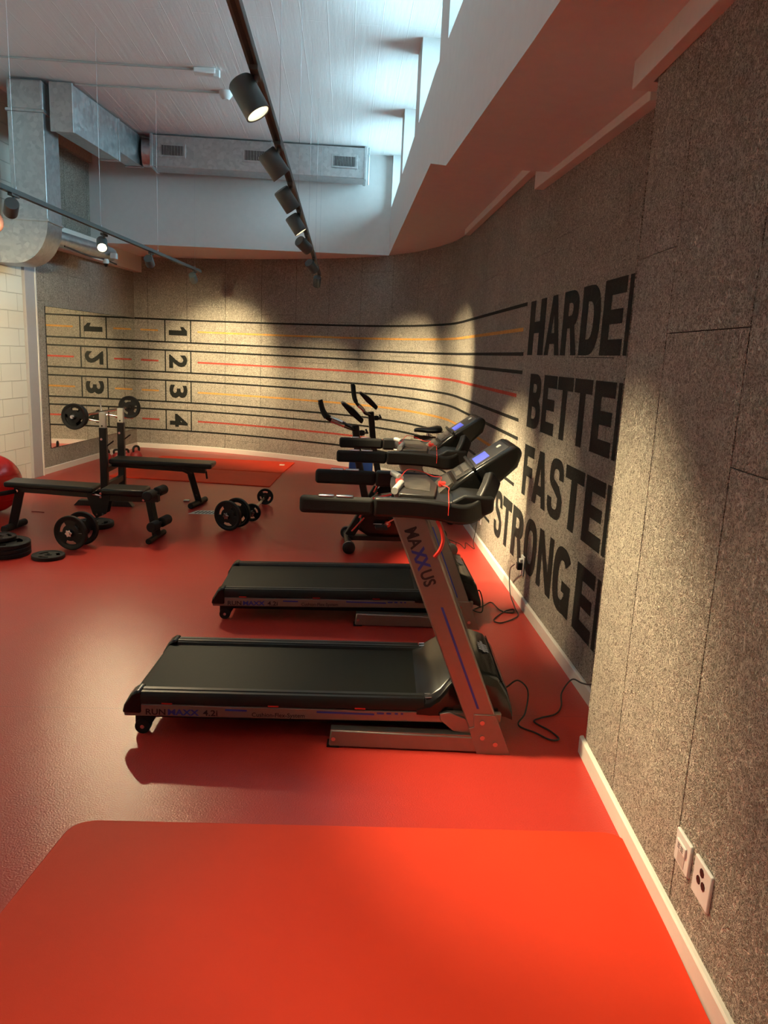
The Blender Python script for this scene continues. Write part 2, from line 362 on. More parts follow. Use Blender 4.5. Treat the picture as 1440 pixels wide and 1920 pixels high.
# near part of the right wall, 18 cm further into the room
def near_at(y, z, off=0.0): return Vector((1.06 - .053 * (2.8 - y) - off, y, z))
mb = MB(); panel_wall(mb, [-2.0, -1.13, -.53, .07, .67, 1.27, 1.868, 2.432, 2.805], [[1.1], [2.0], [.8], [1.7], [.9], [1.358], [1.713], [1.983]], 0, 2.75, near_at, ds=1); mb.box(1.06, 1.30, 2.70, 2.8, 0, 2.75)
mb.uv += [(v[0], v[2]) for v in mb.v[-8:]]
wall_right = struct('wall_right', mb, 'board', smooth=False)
mb = MB(); mb.box(1.37, 1.5, -2.2, 3.6, 0, 2.9); struct('wall_right_outer', mb, 'plaster', smooth=False)
# left wall, boards then painted blocks
def left_at(y, z, off=0.0): return Vector((-3.587 + .12 * (y - 9.124) + off * .993, y - off * .12, z))
mb = MB(); cl = [9.124, 9.36, 9.96, 10.56, 11.16, 11.76, 12.14]
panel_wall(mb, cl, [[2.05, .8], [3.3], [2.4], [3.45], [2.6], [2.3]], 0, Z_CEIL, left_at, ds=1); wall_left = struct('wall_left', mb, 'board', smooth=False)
mb = MB(); mb.uv = []
for y in (-2.2, 8.895):
    for z in (0, Z_CEIL): p = left_at(y, z); mb.v.append(tuple(p)); mb.uv.append((y, z))
    for z in (Z_CEIL, 0): p = left_at(y, z, -.2); mb.v.append(tuple(p)); mb.uv.append((y, z))
mb.f = [(0, 1, 5, 4), (1, 2, 6, 5), (2, 3, 7, 6), (3, 0, 4, 7), (0, 3, 2, 1), (4, 5, 6, 7)]
struct('wall_left_masonry', mb, 'block', smooth=False)
Mx = Matrix.Rotation(rad(-6.84), 4, 'Z'); 
mb = MB(); mb.box(-.15, .035, 0, .235, 0, 3.0, Matrix.Translation(left_at(8.89, 0)) @ Mx); col_ = struct('trim_column', mb, 'frame_grey', smooth=False, bevel=.004)
mb = MB(); mb.box(-.02, .042, .205, .235, 0, 3.0, Matrix.Translation(left_at(8.89, 0)) @ Mx); struct('trim_column_edge', mb, 'trim', smooth=False, bevel=.003)
mb = MB(); mb.box(-.15, .0, 0, .235, 3.0, Z_CEIL, Matrix.Translation(left_at(8.89, 0)) @ Mx); struct('wall_left_pier', mb, 'plaster', smooth=False)
mb = MB(); mb.box(-5.3, 1.5, -2.35, -2.2, 0, Z_CEIL); struct('wall_rear', mb, 'plaster', smooth=False)
# upper light well: face above the soffit on the right, with window openings, and the bulkhead at the back
def face_x(y): return .548 if y > 5.46 else .548 + (5.46 - y) * .024
soff = MB()
def quad_strip(mb, pts_a, pts_b, th):
    n = len(pts_a)
    vs = [Vector(p) for p in pts_a] + [Vector(p) for p in pts_b]; vs += [v + Vector((0, 0, th)) for v in vs]
    fs = []
    for i in range(n - 1):
        fs += [(i, i + 1, n + i + 1, n + i), (2 * n + i, 3 * n + i, 3 * n + i + 1, 2 * n + i + 1), (i, 2 * n + i, 2 * n + i + 1, i + 1), (n + i, n + i + 1, 3 * n + i + 1, 3 * n + i)]
    fs += [(0, n, 3 * n, 2 * n), (n - 1, 3 * n - 1, 4 * n - 1, 2 * n - 1)]
    mb.add(vs, fs)
ys = [-2.2, 2.8, 4.73, 5.46, 10.35]; zz = [2.66, 2.68, 2.72, 2.9, 2.9]
quad_strip(soff, [(face_x(y), y, z) for y, z in zip(ys, zz)], [(1.45, y, z) for y, z in zip(ys, zz)], .08)
soff.add([(.548, 10.35, 2.9), (1.45, 10.35, 2.9), (1.45, 12.5, 2.9), (-3.6, 12.5, 2.9), (-3.6, 10.68, 2.9), (.548, 10.35, 2.98), (1.45, 10.35, 2.98), (1.45, 12.5, 2.98), (-3.6, 12.5, 2.98), (-3.6, 10.68, 2.98)],
         [(0, 1, 2, 3, 4), (9, 8, 7, 6, 5), (0, 5, 6, 1), (1, 6, 7, 2), (2, 7, 8, 3), (3, 8, 9, 4), (4, 9, 5, 0)])
struct('ceiling_soffit', soff, 'plaster', smooth=False)
T_W = .42                                        # thickness of the clerestory wall
opens = [(8.75, 10.28), (7.0, 8.43), (5.3, 6.63), (3.5, 4.95), (1.7, 3.15), (-.1, 1.35)]
wf = MB()
def wseg(y0, y1, zf0, z1):
    """block of the clerestory wall between y0 and y1; zf0 = bottom z function"""
    yy = sorted({y0, y1} | {y for y in (2.8, 4.73, 5.46) if y0 < y < y1})
    for a, b in zip(yy, yy[1:]):
        vs = []
        for y in (a, b):
            x = face_x(y); z = zf0(y); z = z + .08 if z < 3 else z; vs += [(x, y, z), (x + T_W, y, z), (x + T_W, y, z1), (x, y, z1)]
        wf.add(vs, [(0, 1, 2, 3), (7, 6, 5, 4), (0, 4, 5, 1), (1, 5, 6, 2), (2, 6, 7, 3), (3, 7, 4, 0)])
def zbot(y):
    for (a, za), (b, zb) in zip(zip(ys, zz), list(zip(ys, zz))[1:]):
        if a <= y <= b: return za + (zb - za) * (y - a) / (b - a)
    return 2.9
wseg(-2.2, 10.6, zbot, 3.48)
prev = 10.6
for a, b in opens + [(-2.2, -2.2)]:
    if prev > b: wseg(b, prev, lambda y: 3.48, Z_CEIL)
    prev = a
struct('wall_clerestory', wf, 'plaster', smooth=False)
for i, (a, b) in enumerate(opens):
    x = face_x((a + b) / 2) + T_W - .06
    mb = MB()
    for (y0, y1, z0, z1) in ((a, b, 3.48, 3.53), (a, b, 4.07, 4.12), (a, a + .05, 3.53, 4.07), (b - .05, b, 3.53, 4.07)): mb.box(x, x + .05, y0, y1, z0, z1)
    w = struct('window_%d' % (i + 1), mb, 'frame_grey', smooth=False, bevel=.003)
    mb = MB(); mb.box(x + .02, x + .026, a + .05, b - .05, 3.53, 4.07); obj('pane', mb, 'glass', w, smooth=False)
    pl = D.lights.new('daylight_portal', 'AREA'); pl.shape = 'RECTANGLE'; pl.size = b - a; pl.size_y = .6; pl.cycles.is_portal = True
    po = D.objects.new('daylight_portal', pl); COL.objects.link(po); po.location = (x + .1, (a + b) / 2, 3.8); po.rotation_euler = (rad(90), 0, rad(90))
mb = MB()   # bulkhead face at the back
mb.prism([(-3.47, 10.65), (.547, 10.338), (.547, 10.6), (-3.45, 10.95)], 2.899, Z_CEIL, 'z'); struct('wall_bulkhead', mb, 'plaster', smooth=False)
# white boxed beam and timber strip along the left wall
mb = MB(); mb.box(0, .13, 8.9 - 8.9, 3.2, 2.67, 2.93, Matrix.Translation(left_at(8.9, 0)) @ Mx); struct('trim_1', mb, 'trim', smooth=False, bevel=.006)
mb = MB(); mb.box(0, .05, 0, 1.9, 3.88, 4.0, Matrix.Translation(left_at(8.9, 0)) @ Mx); struct('trim_2', mb, plain('brown_timber', (.30, .19, .13), .7, vary=.15), smooth=False)
# white cable trunking where the soffit meets the right wall
mb = MB(); mb.box(1.19, 1.246, 5.07, 8.0, 2.842, 2.902); struct('trim_3', mb, 'trim', smooth=False, bevel=.003)
mb = MB(); mb.add([(1.185, 3.2, 2.648), (1.246, 3.2, 2.648), (1.246, 3.2, 2.73), (1.185, 3.2, 2.73), (1.185, 5.07, 2.69), (1.246, 5.07, 2.69), (1.246, 5.07, 2.86), (1.185, 5.07, 2.80)],
                  [(0, 1, 2, 3), (7, 6, 5, 4), (0, 4, 5, 1), (1, 5, 6, 2), (2, 6, 7, 3), (3, 7, 4, 0)]); struct('trim_4', mb, 'trim', smooth=False, bevel=.003)
mb = MB(); mb.prism([(1.014, 2.93), (1.25, 2.93), (1.25, 2.84), (1.058, 2.84), (.85, -2.1), (.80, -2.1)], 2.588, 2.70, 'z'); struct('trim_5', mb, 'trim', smooth=False, bevel=.003)
# baseboards
def base_strip(s0, s1, at, name, h=.075, th=.016, n=60):
    mb = MB(); vs = []; fs = []
    for k in range(n + 1):
        s = s0 + (s1 - s0) * k / n
        for z, o in ((0, .0), (0, th), (h - .006, th), (h, th - .005), (h, 0)): vs.append(at(s, z, o))
    for k in range(n):
        for j in range(5): fs.append((k * 5 + j, k * 5 + (j + 1) % 5, (k + 1) * 5 + (j + 1) % 5, (k + 1) * 5 + j))
    fs += [(0, 1, 2, 3, 4), tuple(n * 5 + j for j in (4, 3, 2, 1, 0))]
    mb.add(vs, fs); return struct(name, mb, 'trim')
base_strip(.3, CL[-1] - .005, wall_at, 'baseboard_back', n=140)
base_strip(-2.1, 2.835, near_at, 'baseboard_right', n=2)
base_strip(9.13, 12.03, left_at, 'baseboard_left', n=2)

# ---------------------------------------------------------------- wall mural
def on_wall(mb, s0, s1, z0, z1, off=.0018):
    n = max(1, int(abs(s1 - s0) / .08)); base = len(mb.v)
    if mb.uv is None: mb.uv = []
    for k in range(n + 1):
        s = s0 + (s1 - s0) * k / n
        for z in (z0, z1): mb.v.append(tuple(wall_at(s, z, off))); mb.uv.append((s, z))
    for k in range(n): i = base + k * 2; mb.f.append((i, i + 1, i + 3, i + 2))
LANES = [(1.993, 1.657, 'paint_orange', 2.46, 2.50), (1.532, 1.200, 'paint_red', 2.44, 2.55), (1.072, .742, 'paint_orange', 2.42, 2.55), (.618, .298, 'paint_red', 3.14, 3.18)]
S_END = CL[-1] - .004
def stripe(s0, s1, z, h, mat, label=None):
    mb = MB(); on_wall(mb, s0, s1, z - h / 2, z + h / 2); return obj('painted_stripe', mb, mat, wall_back, smooth=False, label=label)
for i, (zt, zb, mt, sa, sb) in enumerate(LANES):
    n_ = ['one', 'two', 'three', 'four'][i]
    stripe(sa - .02, S_END, zt, .025, 'paint_black', 'black upper line of lane ' + n_); stripe(sa + (-.02 if i < 3 else .02), S_END, zb, .025, 'paint_black', 'black lower line of lane ' + n_)
    stripe(11.03, 11.05, (zt + zb) / 2, zt - zb, 'paint_black'); stripe(11.44, 11.46, (zt + zb) / 2, zt - zb, 'paint_black')
    zm = (zt + zb) / 2; cn = 'orange' if mt == 'paint_orange' else 'red'
    stripe(sb, 10.93, zm, .026, mt, cn + ' dash along the middle of lane ' + n_); stripe(11.56, 11.84, zm, .026, mt, 'short %s dash behind the lane number %s' % (cn, n_))
    vs, fs = text_mesh(str(i + 1), 1.0, .035)
    if i == 0: vs, fs = [(.38, 0), (.92, 0), (.92, 1), (.42, 1), (0, .80), (0, .62), (.38, .70)], [(0, 1, 2, 3, 6), (3, 4, 5, 6)]
    x0 = min(v[0] for v in vs); x1 = max(v[0] for v in vs); y1 = max(v[1] for v in vs); y0 = min(v[1] for v in vs)
    mb = MB(); mb.uv = []; nv = []
    for v in vs:      # digit turned a quarter clockwise: its top points to the right
        a = (v[0] - x0) / (x1 - x0); b = (v[1] - y0) / (y1 - y0); wz = .205 if i else .13
        s = 11.39 - .29 * b; z = zm + wz / 2 - a * wz; nv.append(wall_at(s, z, .0022)); mb.uv.append((s, z))
    mb.v = [tuple(v) for v in nv]; mb.f = fs; obj('lane_number', mb, 'paint_black', wall_back, smooth=False, label='black lane number %d turned on its side' % (i + 1))
# big letters: built from strokes in a unit box, s runs towards the camera
def arc(cx, cy, rx, ry, a0, a1, n=12, p=2.6):
    o = []
    for k in range(n + 1):
        t = rad(a0 + (a1 - a0) * k / n); c, s = math.cos(t), math.sin(t)
        o.append((cx + rx * math.copysign(abs(c) ** (2 / p), c), cy + ry * math.copysign(abs(s) ** (2 / p), s)))
    return o
def ribbon(outer, inner):
    n = min(len(outer), len(inner)); return [[outer[i], outer[i + 1], inner[i + 1], inner[i]] for i in range(n - 1)]
T, H_ = .34, .23
R_ = lambda a, b, c, d: [[(a, c), (b, c), (b, d), (a, d)]]
def bowl(y0, y1, x0=.45, x1=1.0, t=T, h=H_):
    m = (y0 + y1) / 2; o = [(x0, y1)] + arc(x0, m, x1 - x0, (y1 - y0) / 2, 90, -90, 16) + [(x0, y0)]
    i = [(x0, y1 - h)] + arc(x0, m, x1 - x0 - t, (y1 - y0) / 2 - h, 90, -90, 16) + [(x0, y0 + h)]
    return ribbon(o, i) + R_(T - .02, x0, y1 - h, y1) + R_(T - .02, x0, y0, y0 + h)
GL = {
    'H': R_(0, T, 0, 1) + R_(1 - T, 1, 0, 1) + R_(T, 1 - T, .40, .61),
    'A': [[(0, 0), (.29, 0), (.60, 1), (.34, 1)], [(1, 0), (.71, 0), (.40, 1), (.66, 1)]] + R_(.25, .75, .19, .37),
    'R': R_(0, T, 0, 1) + bowl(.42, 1, x1=.95, h=.19) + [[(.48, .46), (.74, .50), (1.0, 0), (.68, 0)]],
    'D': R_(0, T, 0, 1) + bowl(0, 1, x0=.42),
    'E': R_(0, T + .03, 0, 1) + R_(T, 1, .79, 1) + R_(T, .93, .41, .60) + R_(T, 1, 0, .21),
    'F': R_(0, T + .03, 0, 1) + R_(T, 1, .79, 1) + R_(T, .92, .40, .60),
    'B': R_(0, T, 0, 1) + bowl(.48, 1, x1=.95, h=.18) + bowl(0, .58, x1=1.0, h=.18),
    'T': R_(.34, .66, 0, .82) + R_(0, 1, .79, 1),
    'N': R_(0, .27, 0, 1) + R_(.73, 1, 0, 1) + [[(0, 1), (.30, 1), (1, 0), (.70, 0)]],
    'O': ribbon(arc(.5, .5, .5, .515, 0, 360, 40), arc(.5, .5, .20, .31, 0, 360, 40)),
    'G': ribbon(arc(.5, .5, .5, .515, 40, 322, 34), arc(.5, .5, .19, .31, 40, 322, 34)) + R_(.68, .98, .0, .46) + R_(.52, .98, .33, .50),
    'S': ribbon([(.98, .68)] + arc(.52, .72, .46, .295, 0, 178, 14) + arc(.52, .72, .46, .24, 182, 235, 6) + [(.52, .42), (.68, .36)] + arc(.50, .25, .18, .10, 10, -178, 10) + [(.30, .32)],
                [(.69, .68)] + arc(.52, .74, .17, .10, 0, 178, 14) + arc(.52, .72, .17, .08, 182, 235, 6) + [(.74, .57), (.96, .40)] + arc(.50, .27, .50, .285, 10, -178, 10) + [(.0, .32)]),
}
def word(txt, spans, z0, z1):
    mb = MB(); mb.uv = []
    for ch, (sl, sr) in zip(txt, spans):
        for li, poly in enumerate(GL[ch]):
            n = len(poly)
            pts = []
            for a, b in zip(poly, poly[1:] + poly[:1]):
                pts.append(a)
            base = len(mb.v)
            for (x, y) in pts: s = sl + (sr - sl) * x; z = z0 + (z1 - z0) * y; mb.v.append(tuple(wall_at(s, z, .0016 + .00004 * (li % 7)))); mb.uv.append((s, z))
            mb.f.append(tuple(range(base, base + n)))
    s0, s1 = .553, .505; base = len(mb.v)          # stem of the last R, cut off by the wall corner
    for s, z in ((s0, z0), (s1, z0), (s1, z1), (s0, z1)): mb.v.append(tuple(wall_at(s, z, .0016))); mb.uv.append((s, z))
    mb.f.append(tuple(range(base, base + 4)))
    return obj('painted_word', mb, 'paint_black', wall_back, smooth=False, label='black painted word %s running into the wall corner' % txt)
word('HARDE', [(2.33, 1.93), (1.90, 1.575), (1.545, 1.245), (1.205, .905), (.87, .58)], 1.65, 2.0)
word('BETTE', [(2.185, 1.87), (1.83, 1.54), (1.52, 1.225), (1.20, .905), (.87, .58)], 1.18, 1.53)
word('FASTE', [(2.17, 1.905), (1.895, 1.56), (1.535, 1.235), (1.21, .885), (.86, .575)], .725, 1.065)
word('STRONGE', [(2.985, 2.71), (2.70, 2.39), (2.36, 2.01), (1.98, 1.66), (1.62, 1.30), (1.275, .94), (.865, .58)], .255, .61)

# mirror on the left wall
MIRROR_TILT = -.28
MxM = Matrix.Rotation(rad(-6.84 + MIRROR_TILT), 4, 'Z')
mb = MB(); mb.box(0, .006, 0, 2.66, .30, 1.99, Matrix.Translation(left_at(9.36, 0)) @ MxM); mir = obj('wall_mirror', mb, 'mirror', smooth=False)
tag(mir, 'large frameless mirror fixed to the grey board wall reflecting the lane numbers', 'mirror')
mb = MB()
for y0, y1, z0, z1 in ((-.004, 2.664, .296, .30), (-.004, 2.664, 1.99, 1.994), (-.004, 0, .30, 1.99)): mb.box(0, .008, y0, y1, z0, z1, Matrix.Translation(left_at(9.36, 0)) @ Mx)
fr_ = obj('mirror_edge', mb, 'black_steel', mir, smooth=False)

# ---------------------------------------------------------------- exercise mats
def rounded_rect(w, h, r, n=6):
    o = []
    for cx, cy, a in ((w - r, h - r, 0), (r, h - r, 90), (r, r, 180), (w - r, r, 270)):
        for k in range(n + 1): t = rad(a + 90 * k / n); o.append((cx + r * math.cos(t), cy + r * math.sin(t)))
    return o
def mat_from_corners(c, th, label, r=.06, group=None):
    """c = four floor corners in order; rounded"""
    o = []; c = [Vector((x, y)) for x, y in c]
    for i in range(4):
        p, a, b = c[i], (c[i - 1] - c[i]).normalized(), (c[(i + 1) % 4] - c[i]).normalized()
        for k in range(7):
            t = k / 6; q = (p + a * r) * (1 - t) ** 2 + p * 2 * t * (1 - t) + (p + b * r) * t * t; o.append((q.x, q.y))
    mb = MB(); mb.prism(o, .0, th, 'z'); m = obj('exercise_mat', mb, 'mat', bevel=.003)
    return tag(m, label, 'exercise mat', group)
mat_from_corners([(-1.02, 1.1), (.935, 1.08), (1.03, 2.272), (-.857, 2.318)], .012, 'wide bright red exercise mat nearest the camera, beside the outlet wall', .085)
mat_from_corners([(-2.62, 11.1), (-2.72, 10.16), (-.765, 9.93), (-.66, 10.93)], .012, 'farther of two red exercise mats below the lane wall, with a small white tag', .03, 'red exercise mats by the back wall')
mat_from_corners([(-2.73, 10.12), (-2.82, 9.2), (-.83, 8.86), (-.765, 9.885)], .012, 'nearer of two red exercise mats below the lane wall, behind the bench', .03, 'red exercise mats by the back wall')
mb = MB(); mb.box(-.86, -.79, 10.58, 10.66, .012, .014); tg = obj('white_tag', mb, 'paper'); tag(tg, 'tiny white tag on the corner of the far red mat', 'tag')

# ---------------------------------------------------------------- treadmills
def build_treadmill(label, logo_cord=True):
    t = thing('treadmill', label, 'treadmill')
    # base: two floor rails and a cross bar
    for w0 in (0.0, .65):
        mb = MB(); mb.prism([(-.745, .004), (-.10, .004), (-.08, .072), (-.737, .078)], w0, w0 + .05); r = obj('floor_rail', mb, 'silver', t, bevel=.006)
        mb = MB(); mb.cyl((-.725, w0 - .004, .04), (-.725, w0, .04), .009, 12)
        obj('bolt', mb, 'chrome', r)
        mb = MB(); mb.box(-.752, -.70, w0 + .001, w0 + .049, 0, .012); obj('rubber_foot', mb, 'rubber', r)
        mb = MB(); mb.box(-.738, -.10, w0 + .004, w0 + .046, .073, .079); obj('top_strip', mb, 'white_plastic' if False else 'silver', r)
    mb = MB(); mb.box(-.10, -.03, .05, .65, .015, .065); obj('cross_bar', mb, 'silver', t, bevel=.004)
    # leaning uprights
    for w0 in (0.0, .65):
        mb = MB(); mb.prism([(-.122, .0), (.010, .0), (-.398, 1.0), (-.530, 1.0)], w0 + .002, w0 + .050); u = obj('upright', mb, 'silver', t, bevel=.008)
        mb = MB(); mb.prism([(-.128, .0), (.012, .0), (-.062, .175), (-.152, .175), (-.146, .12), (-.168, .112)], w0 - .003, w0 + .003)
        b = obj('foot_bracket', mb, 'silver', u, bevel=.0015)
        for q in ((-.115, .142), (-.11, .075), (-.055, .048)): obj('bolt', MB().cyl((q[0], w0 - .009, q[1]), (q[0], w0 - .002, q[1]), .010, 12), 'chrome', b)
        # blue stripe and dashes, following the lean
        dx, dz = (.408), -1.0
        def along(k, a): return (-.462 + .408 * k + a, 1.0 - k)
        for a, c in ((.37, .80), (.83, .855), (.868, .884), (.896, .908), (.920, .929), (.940, .947), (.957, .962)) if w0 == 0 else ((.03, .45), (.465, .49), (.50, .517), (.53, .543), (.555, .565)):
            p, q = along(a, .0), along(c, .0); mb = MB(); mb.add([(p[0] - .005, w0 + .0008, p[1]), (p[0] + .005, w0 + .0008, p[1]), (q[0] + .005, w0 + .0008, q[1]), (q[0] - .005, w0 + .0008, q[1])], [(0, 1, 2, 3)]); obj('blue_stripe', mb, 'decal_blue', u, smooth=False)
        if w0 == 0:
            ux = Vector((.408, 0, -1.0)).normalized(); uy = Vector((1.0, 0, .408)).normalized()
            pos = 0.0; base = Vector((-.462 + .408 * .045, .0006, .955)) - uy * .036
            for ch, mt in (('MA', 'decal_dark'), ('XX', 'decal_blue'), ('US', 'decal_dark')):
                vs, fs = text_mesh(ch, .068, .0018); wd = max(v[0] for v in vs); k = .86
                text_on(ch, .068, base + ux * pos, ux, uy, mt, u, xs=k, offset=.0018 if ch != 'XX' else .003, label='%s lettering' % ('blue' if ch == 'XX' else 'black'))
                pos += wd * k + .005
    # deck frame
    mb = MB(); mb.prism([(-1.60, .085), (-.20, .115), (-.03, .125), (-.03, .165), (-1.59, .142), (-1.605, .12)], .035, .060)
    fr1 = obj('side_beam', mb, 'silver', t, bevel=.006)
    mb = MB(); mb.prism([(-1.60, .085), (-.20, .115), (-.03, .125), (-.03, .165), (-1.59, .142), (-1.605, .12)], .64, .665); obj('side_beam', mb, 'silver', t, bevel=.006)
    u0 = Vector((1.40, 0, .03)).normalized()
    text_on('RUN', .036, (-1.512, .0342, .096), u0, (0, 0, 1), 'decal_dark', fr1, 1.15, .0006)
    text_on('MAXX', .036, (-1.420, .0342, .098), u0, (0, 0, 1), 'decal_blue', fr1, 1.25, .001)
    text_on('4.2i', .036, (-1.272, .0342, .101), u0, (0, 0, 1), 'decal_dark', fr1, 1.2, .0006)
    text_on('Cushion-Flex-System', .026, (-1.07, .0342, .106), u0, (0, 0, 1), 'decal_dark', fr1, 1.0, .0003)
    for a, c in ((-1.18, -1.09), (-.80, -.56), (-.55, -.52), (-.51, -.49), (-.475, -.462), (-.45, -.44)):
        za = .118 + (a + 1.6) * .0214; mb = MB(); mb.box(a, c, .0342, .0346, za, za + .008); obj('blue_stripe', mb, 'decal_blue', fr1, smooth=False)
    mb = MB(); mb.cyl((-.27, .028, .148), (-.27, .036, .148), .013, 14); obj('pivot_bolt', mb, 'chrome', fr1)
    mb = MB(); mb.prism([(-.29, .16), (-.25, .17), (-.09, .105), (-.09, .06), (-.23, .085), (-.285, .13)], .022, .034); obj('lift_arm', mb, 'silver', t, bevel=.003)
    # underside pan, belt, top rails
    mb = MB(); mb.prism([(-1.56, .10), (-.10, .12), (-.10, .185), (-1.56, .168)], .061, .639); obj('deck', mb, 'satin_black', t, bevel=.004)
    mb = MB(); mb.prism([(-1.575, .150), (-1.56, .138), (-.26, .158), (-.26, .2035), (-1.555, .1795), (-1.573, .170)], .105, .595); obj('running_belt', mb, 'belt', t, bevel=.006)
    mb = MB(); mb.prism([(-1.5, .052), (-.2, .066), (-.2, .118), (-1.5, .10)], .10, .60); obj('belt_pan', mb, 'rubber', t)
    for w0, w1 in ((.030, .108), (.592, .670)):
        near = w0 < .3
        mb = MB()
        prof = [(0, 0), (0, .036), (.010, .052), (.028, .052), (.031, .047), (.036, .047), (.039, .053), (.060, .053), (.063, .048), (.070, .047), (.078, .030), (.078, 0)]
        if not near: prof = [(.078 - a, b) for a, b in prof][::-1]
        vs = []
        for uu, zb in ((-1.53, .146), (-.355, .168)):
            for a, b in prof: vs.append((uu, w0 + a, zb + b * .93))
        n = len(prof); fs = [tuple(range(n)), tuple(range(2 * n - 1, n - 1, -1))] + [(i, i + n, (i + 1) % n + n, (i + 1) % n) for i in range(n)]
        mb.add(vs, fs); rl = obj('foot_rail', mb, 'satin_black', t)
        for k in (.018, .05): obj('bright_pin', MB().cyl((-.352, w0 + k, .219), (-.325, w0 + k, .221), .004, 8), 'chrome', rl)
        for uc in (-1.42, -.98, -.62): mb = MB(); mb.box(uc - .022, uc + .022, (w0 - .002 if near else w1 - .004), (w0 + .004 if near else w1 + .002), .146 + (uc + 1.5) * .018, .152 + (uc + 1.5) * .018); obj('red_cushion', mb, 'red_plastic', rl)
        mb = MB(); mb.prism([(-1.608, .10), (-1.60, .135), (-1.572, .185), (-1.548, .200), (-1.528, .200), (-1.528, .10)], w0 - .002, w1 + .003)
        obj('rear_cap', mb, 'gloss_black', t, bevel=.010, seg=3)
    for w0 in (.05, .61):
        mb = MB(); mb.cyl((-1.53, w0, .032), (-1.53, w0 + .035, .032), .032, 20); mb.prism([(-1.56, .03), (-1.50, .03), (-1.46, .10), (-1.56, .10)], w0 + .006, w0 + .029)
        wh = obj('transport_wheel', mb, 'rubber', t); mb = MB(); mb.cyl((-1.53, w0 - .004, .032), (-1.53, w0, .032), .009, 10); obj('axle_bolt', mb, 'chrome', wh)
    # motor hood: loft of cross sections
    secs = [(-.385, .205, .028, .672, .150), (-.33, .222, .026, .674, .148), (-.29, .252, .030, .670, .148), (-.25, .292, .058, .642, .148), (-.20, .318, .066, .634, .148), (-.12, .325, .068, .632, .145), (-.05, .305, .072, .628, .14), (-.005, .25, .078, .622, .13), (.025, .16, .085, .615, .115)]
    mb = MB(); vs = []; NS = 14
    for (u, zt, a, b, z0) in secs:
        h = zt - z0; r = min(.045, h * .8)
        ring = [(a, z0)] + [(a + r - r * math.cos(t), zt - r + r * math.sin(t)) for t in [rad(18 * k) for k in range(6)]] + [(b - r + r * math.sin(t), zt - r + r * math.cos(t)) for t in [rad(18 * k) for k in range(6)]] + [(b, z0)]
        vs += [(u, y, z) for y, z in ring]
    n = 14; fs = [tuple(range(n)), tuple(range(len(secs) * n - 1, (len(secs) - 1) * n - 1, -1))]
    for i in range(len(secs) - 1):
        for j in range(n): fs.append((i * n + j, i * n + (j + 1) % n, (i + 1) * n + (j + 1) % n, (i + 1) * n + j))
    mb.add(vs, fs); hood = obj('motor_hood', mb, 'gloss_black', t)
    mb = MB(); mb.tube([(-.16, .11, .322), (-.16, .59, .322)], .003, 6); mb.tube([(-.03, .09, .285), (-.03, .61, .285)], .003, 6); obj('hood_seam', mb, 'rubber', hood)
    text_on('BH', .05, (-.045, .33, .3175), (0, -1, 0), (.93, 0, -.36), 'decal_white', hood, 1.0, .004, label='white logo on the hood') if False else None
    mb = MB()
    for k, (a, c) in enumerate(((.0, .018), (.024, .042), (.048, .066), (.072, .09))):
        mb.add([(-.098, .43 - a, .3262), (-.098, .43 - c, .3262), (-.052, .43 - c, .3075), (-.052, .43 - a, .3075)], [(0, 1, 2, 3)])
    mb.add([(-.082, .455, .3205), (-.082, .325, .3205), (-.070, .325, .316), (-.070, .455, .316)], [(0, 1, 2, 3)])
    obj('white_logo', mb, 'decal_white', hood, smooth=False)
    # handrails
    for w0 in (-.015, .665):
        s = 1 if w0 < .3 else -1
        mb = MB(); path = smooth_pts([(-.60, w0 + .018, 1.028), (-.45, w0 + .018, 1.028), (-.35, w0 + .018, 1.022), (-.25, w0 + .022, 1.010), (-.19, w0 + .035 * s + .02, 1.03), (-.15, w0 + .08 * s + .02, 1.09), (-.125, w0 + .14 * s + .02, 1.14)], 6)
        mb.tube(path, 0, sq=(.021, .038)); hr = obj('handrail', mb, 'satin_black', t, bevel=.012, seg=3)
        mb = MB(); mb.tube([(-.887, w0 + .018, 1.027), (-.60, w0 + .018, 1.027)], 0, sq=(.021, .034)); g = obj('grip', mb, 'foam', hr, bevel=.016, seg=4)
        mb = MB(); mb.box(-.815, -.755, w0 + .004, w0 + .032, 1.059, 1.067); mb.box(-.745, -.680, w0 + .004, w0 + .032, 1.059, 1.067); obj('pulse_sensor', mb, 'chrome', g, bevel=.003)
    # lower bridge with keypad, trough and tall display head
    mb = MB(); mb.prism([(-.50, 1.00), (-.20, .985), (-.13, 1.02), (-.13, 1.08), (-.25, 1.085), (-.30, 1.055), (-.37, 1.052), (-.50, 1.052)], .022, .668)
    br = obj('console_bridge', mb, 'satin_black', t, bevel=.012, seg=3)
    mb = MB(); mb.prism([(-.50, .10), (-.53, .20), (-.535, .35), (-.53, .50), (-.50, .60), (-.36, .62), (-.33, .35), (-.36, .08)], 1.05, 1.066, 'z'); kp = obj('lower_panel', mb, 'grey_plastic' if False else 'panel_dark', br, bevel=.004)
    mb = MB(); mb.prism([(-.47, .22), (-.49, .35), (-.47, .48), (-.375, .54), (-.36, .35), (-.375, .16)], 1.066, 1.069, 'z'); obj('keypad', mb, 'keypad', kp)
    mb = MB(); mb.box(-.512, -.478, .30, .40, 1.066, 1.078); obj('stop_key', mb, 'red_plastic', kp, bevel=.004)
    for wc, s in ((.14, -1), (.56, 1)):
        mb = MB(); mb.tube([(-.49, .35 + s * .07, 1.078), (-.52, .35 + s * .235, 1.072)], .0145, 12); obj('pulse_handle', mb, 'grey_plastic', br)
    face = Vector((.27, 0, .19)).normalized(); nn = Vector((-.19, 0, .27)).normalized(); o0 = Vector((-.295, 0, 1.068))
    def onf(k, h): p = o0 + face * k + nn * h; return (p.x, p.z)
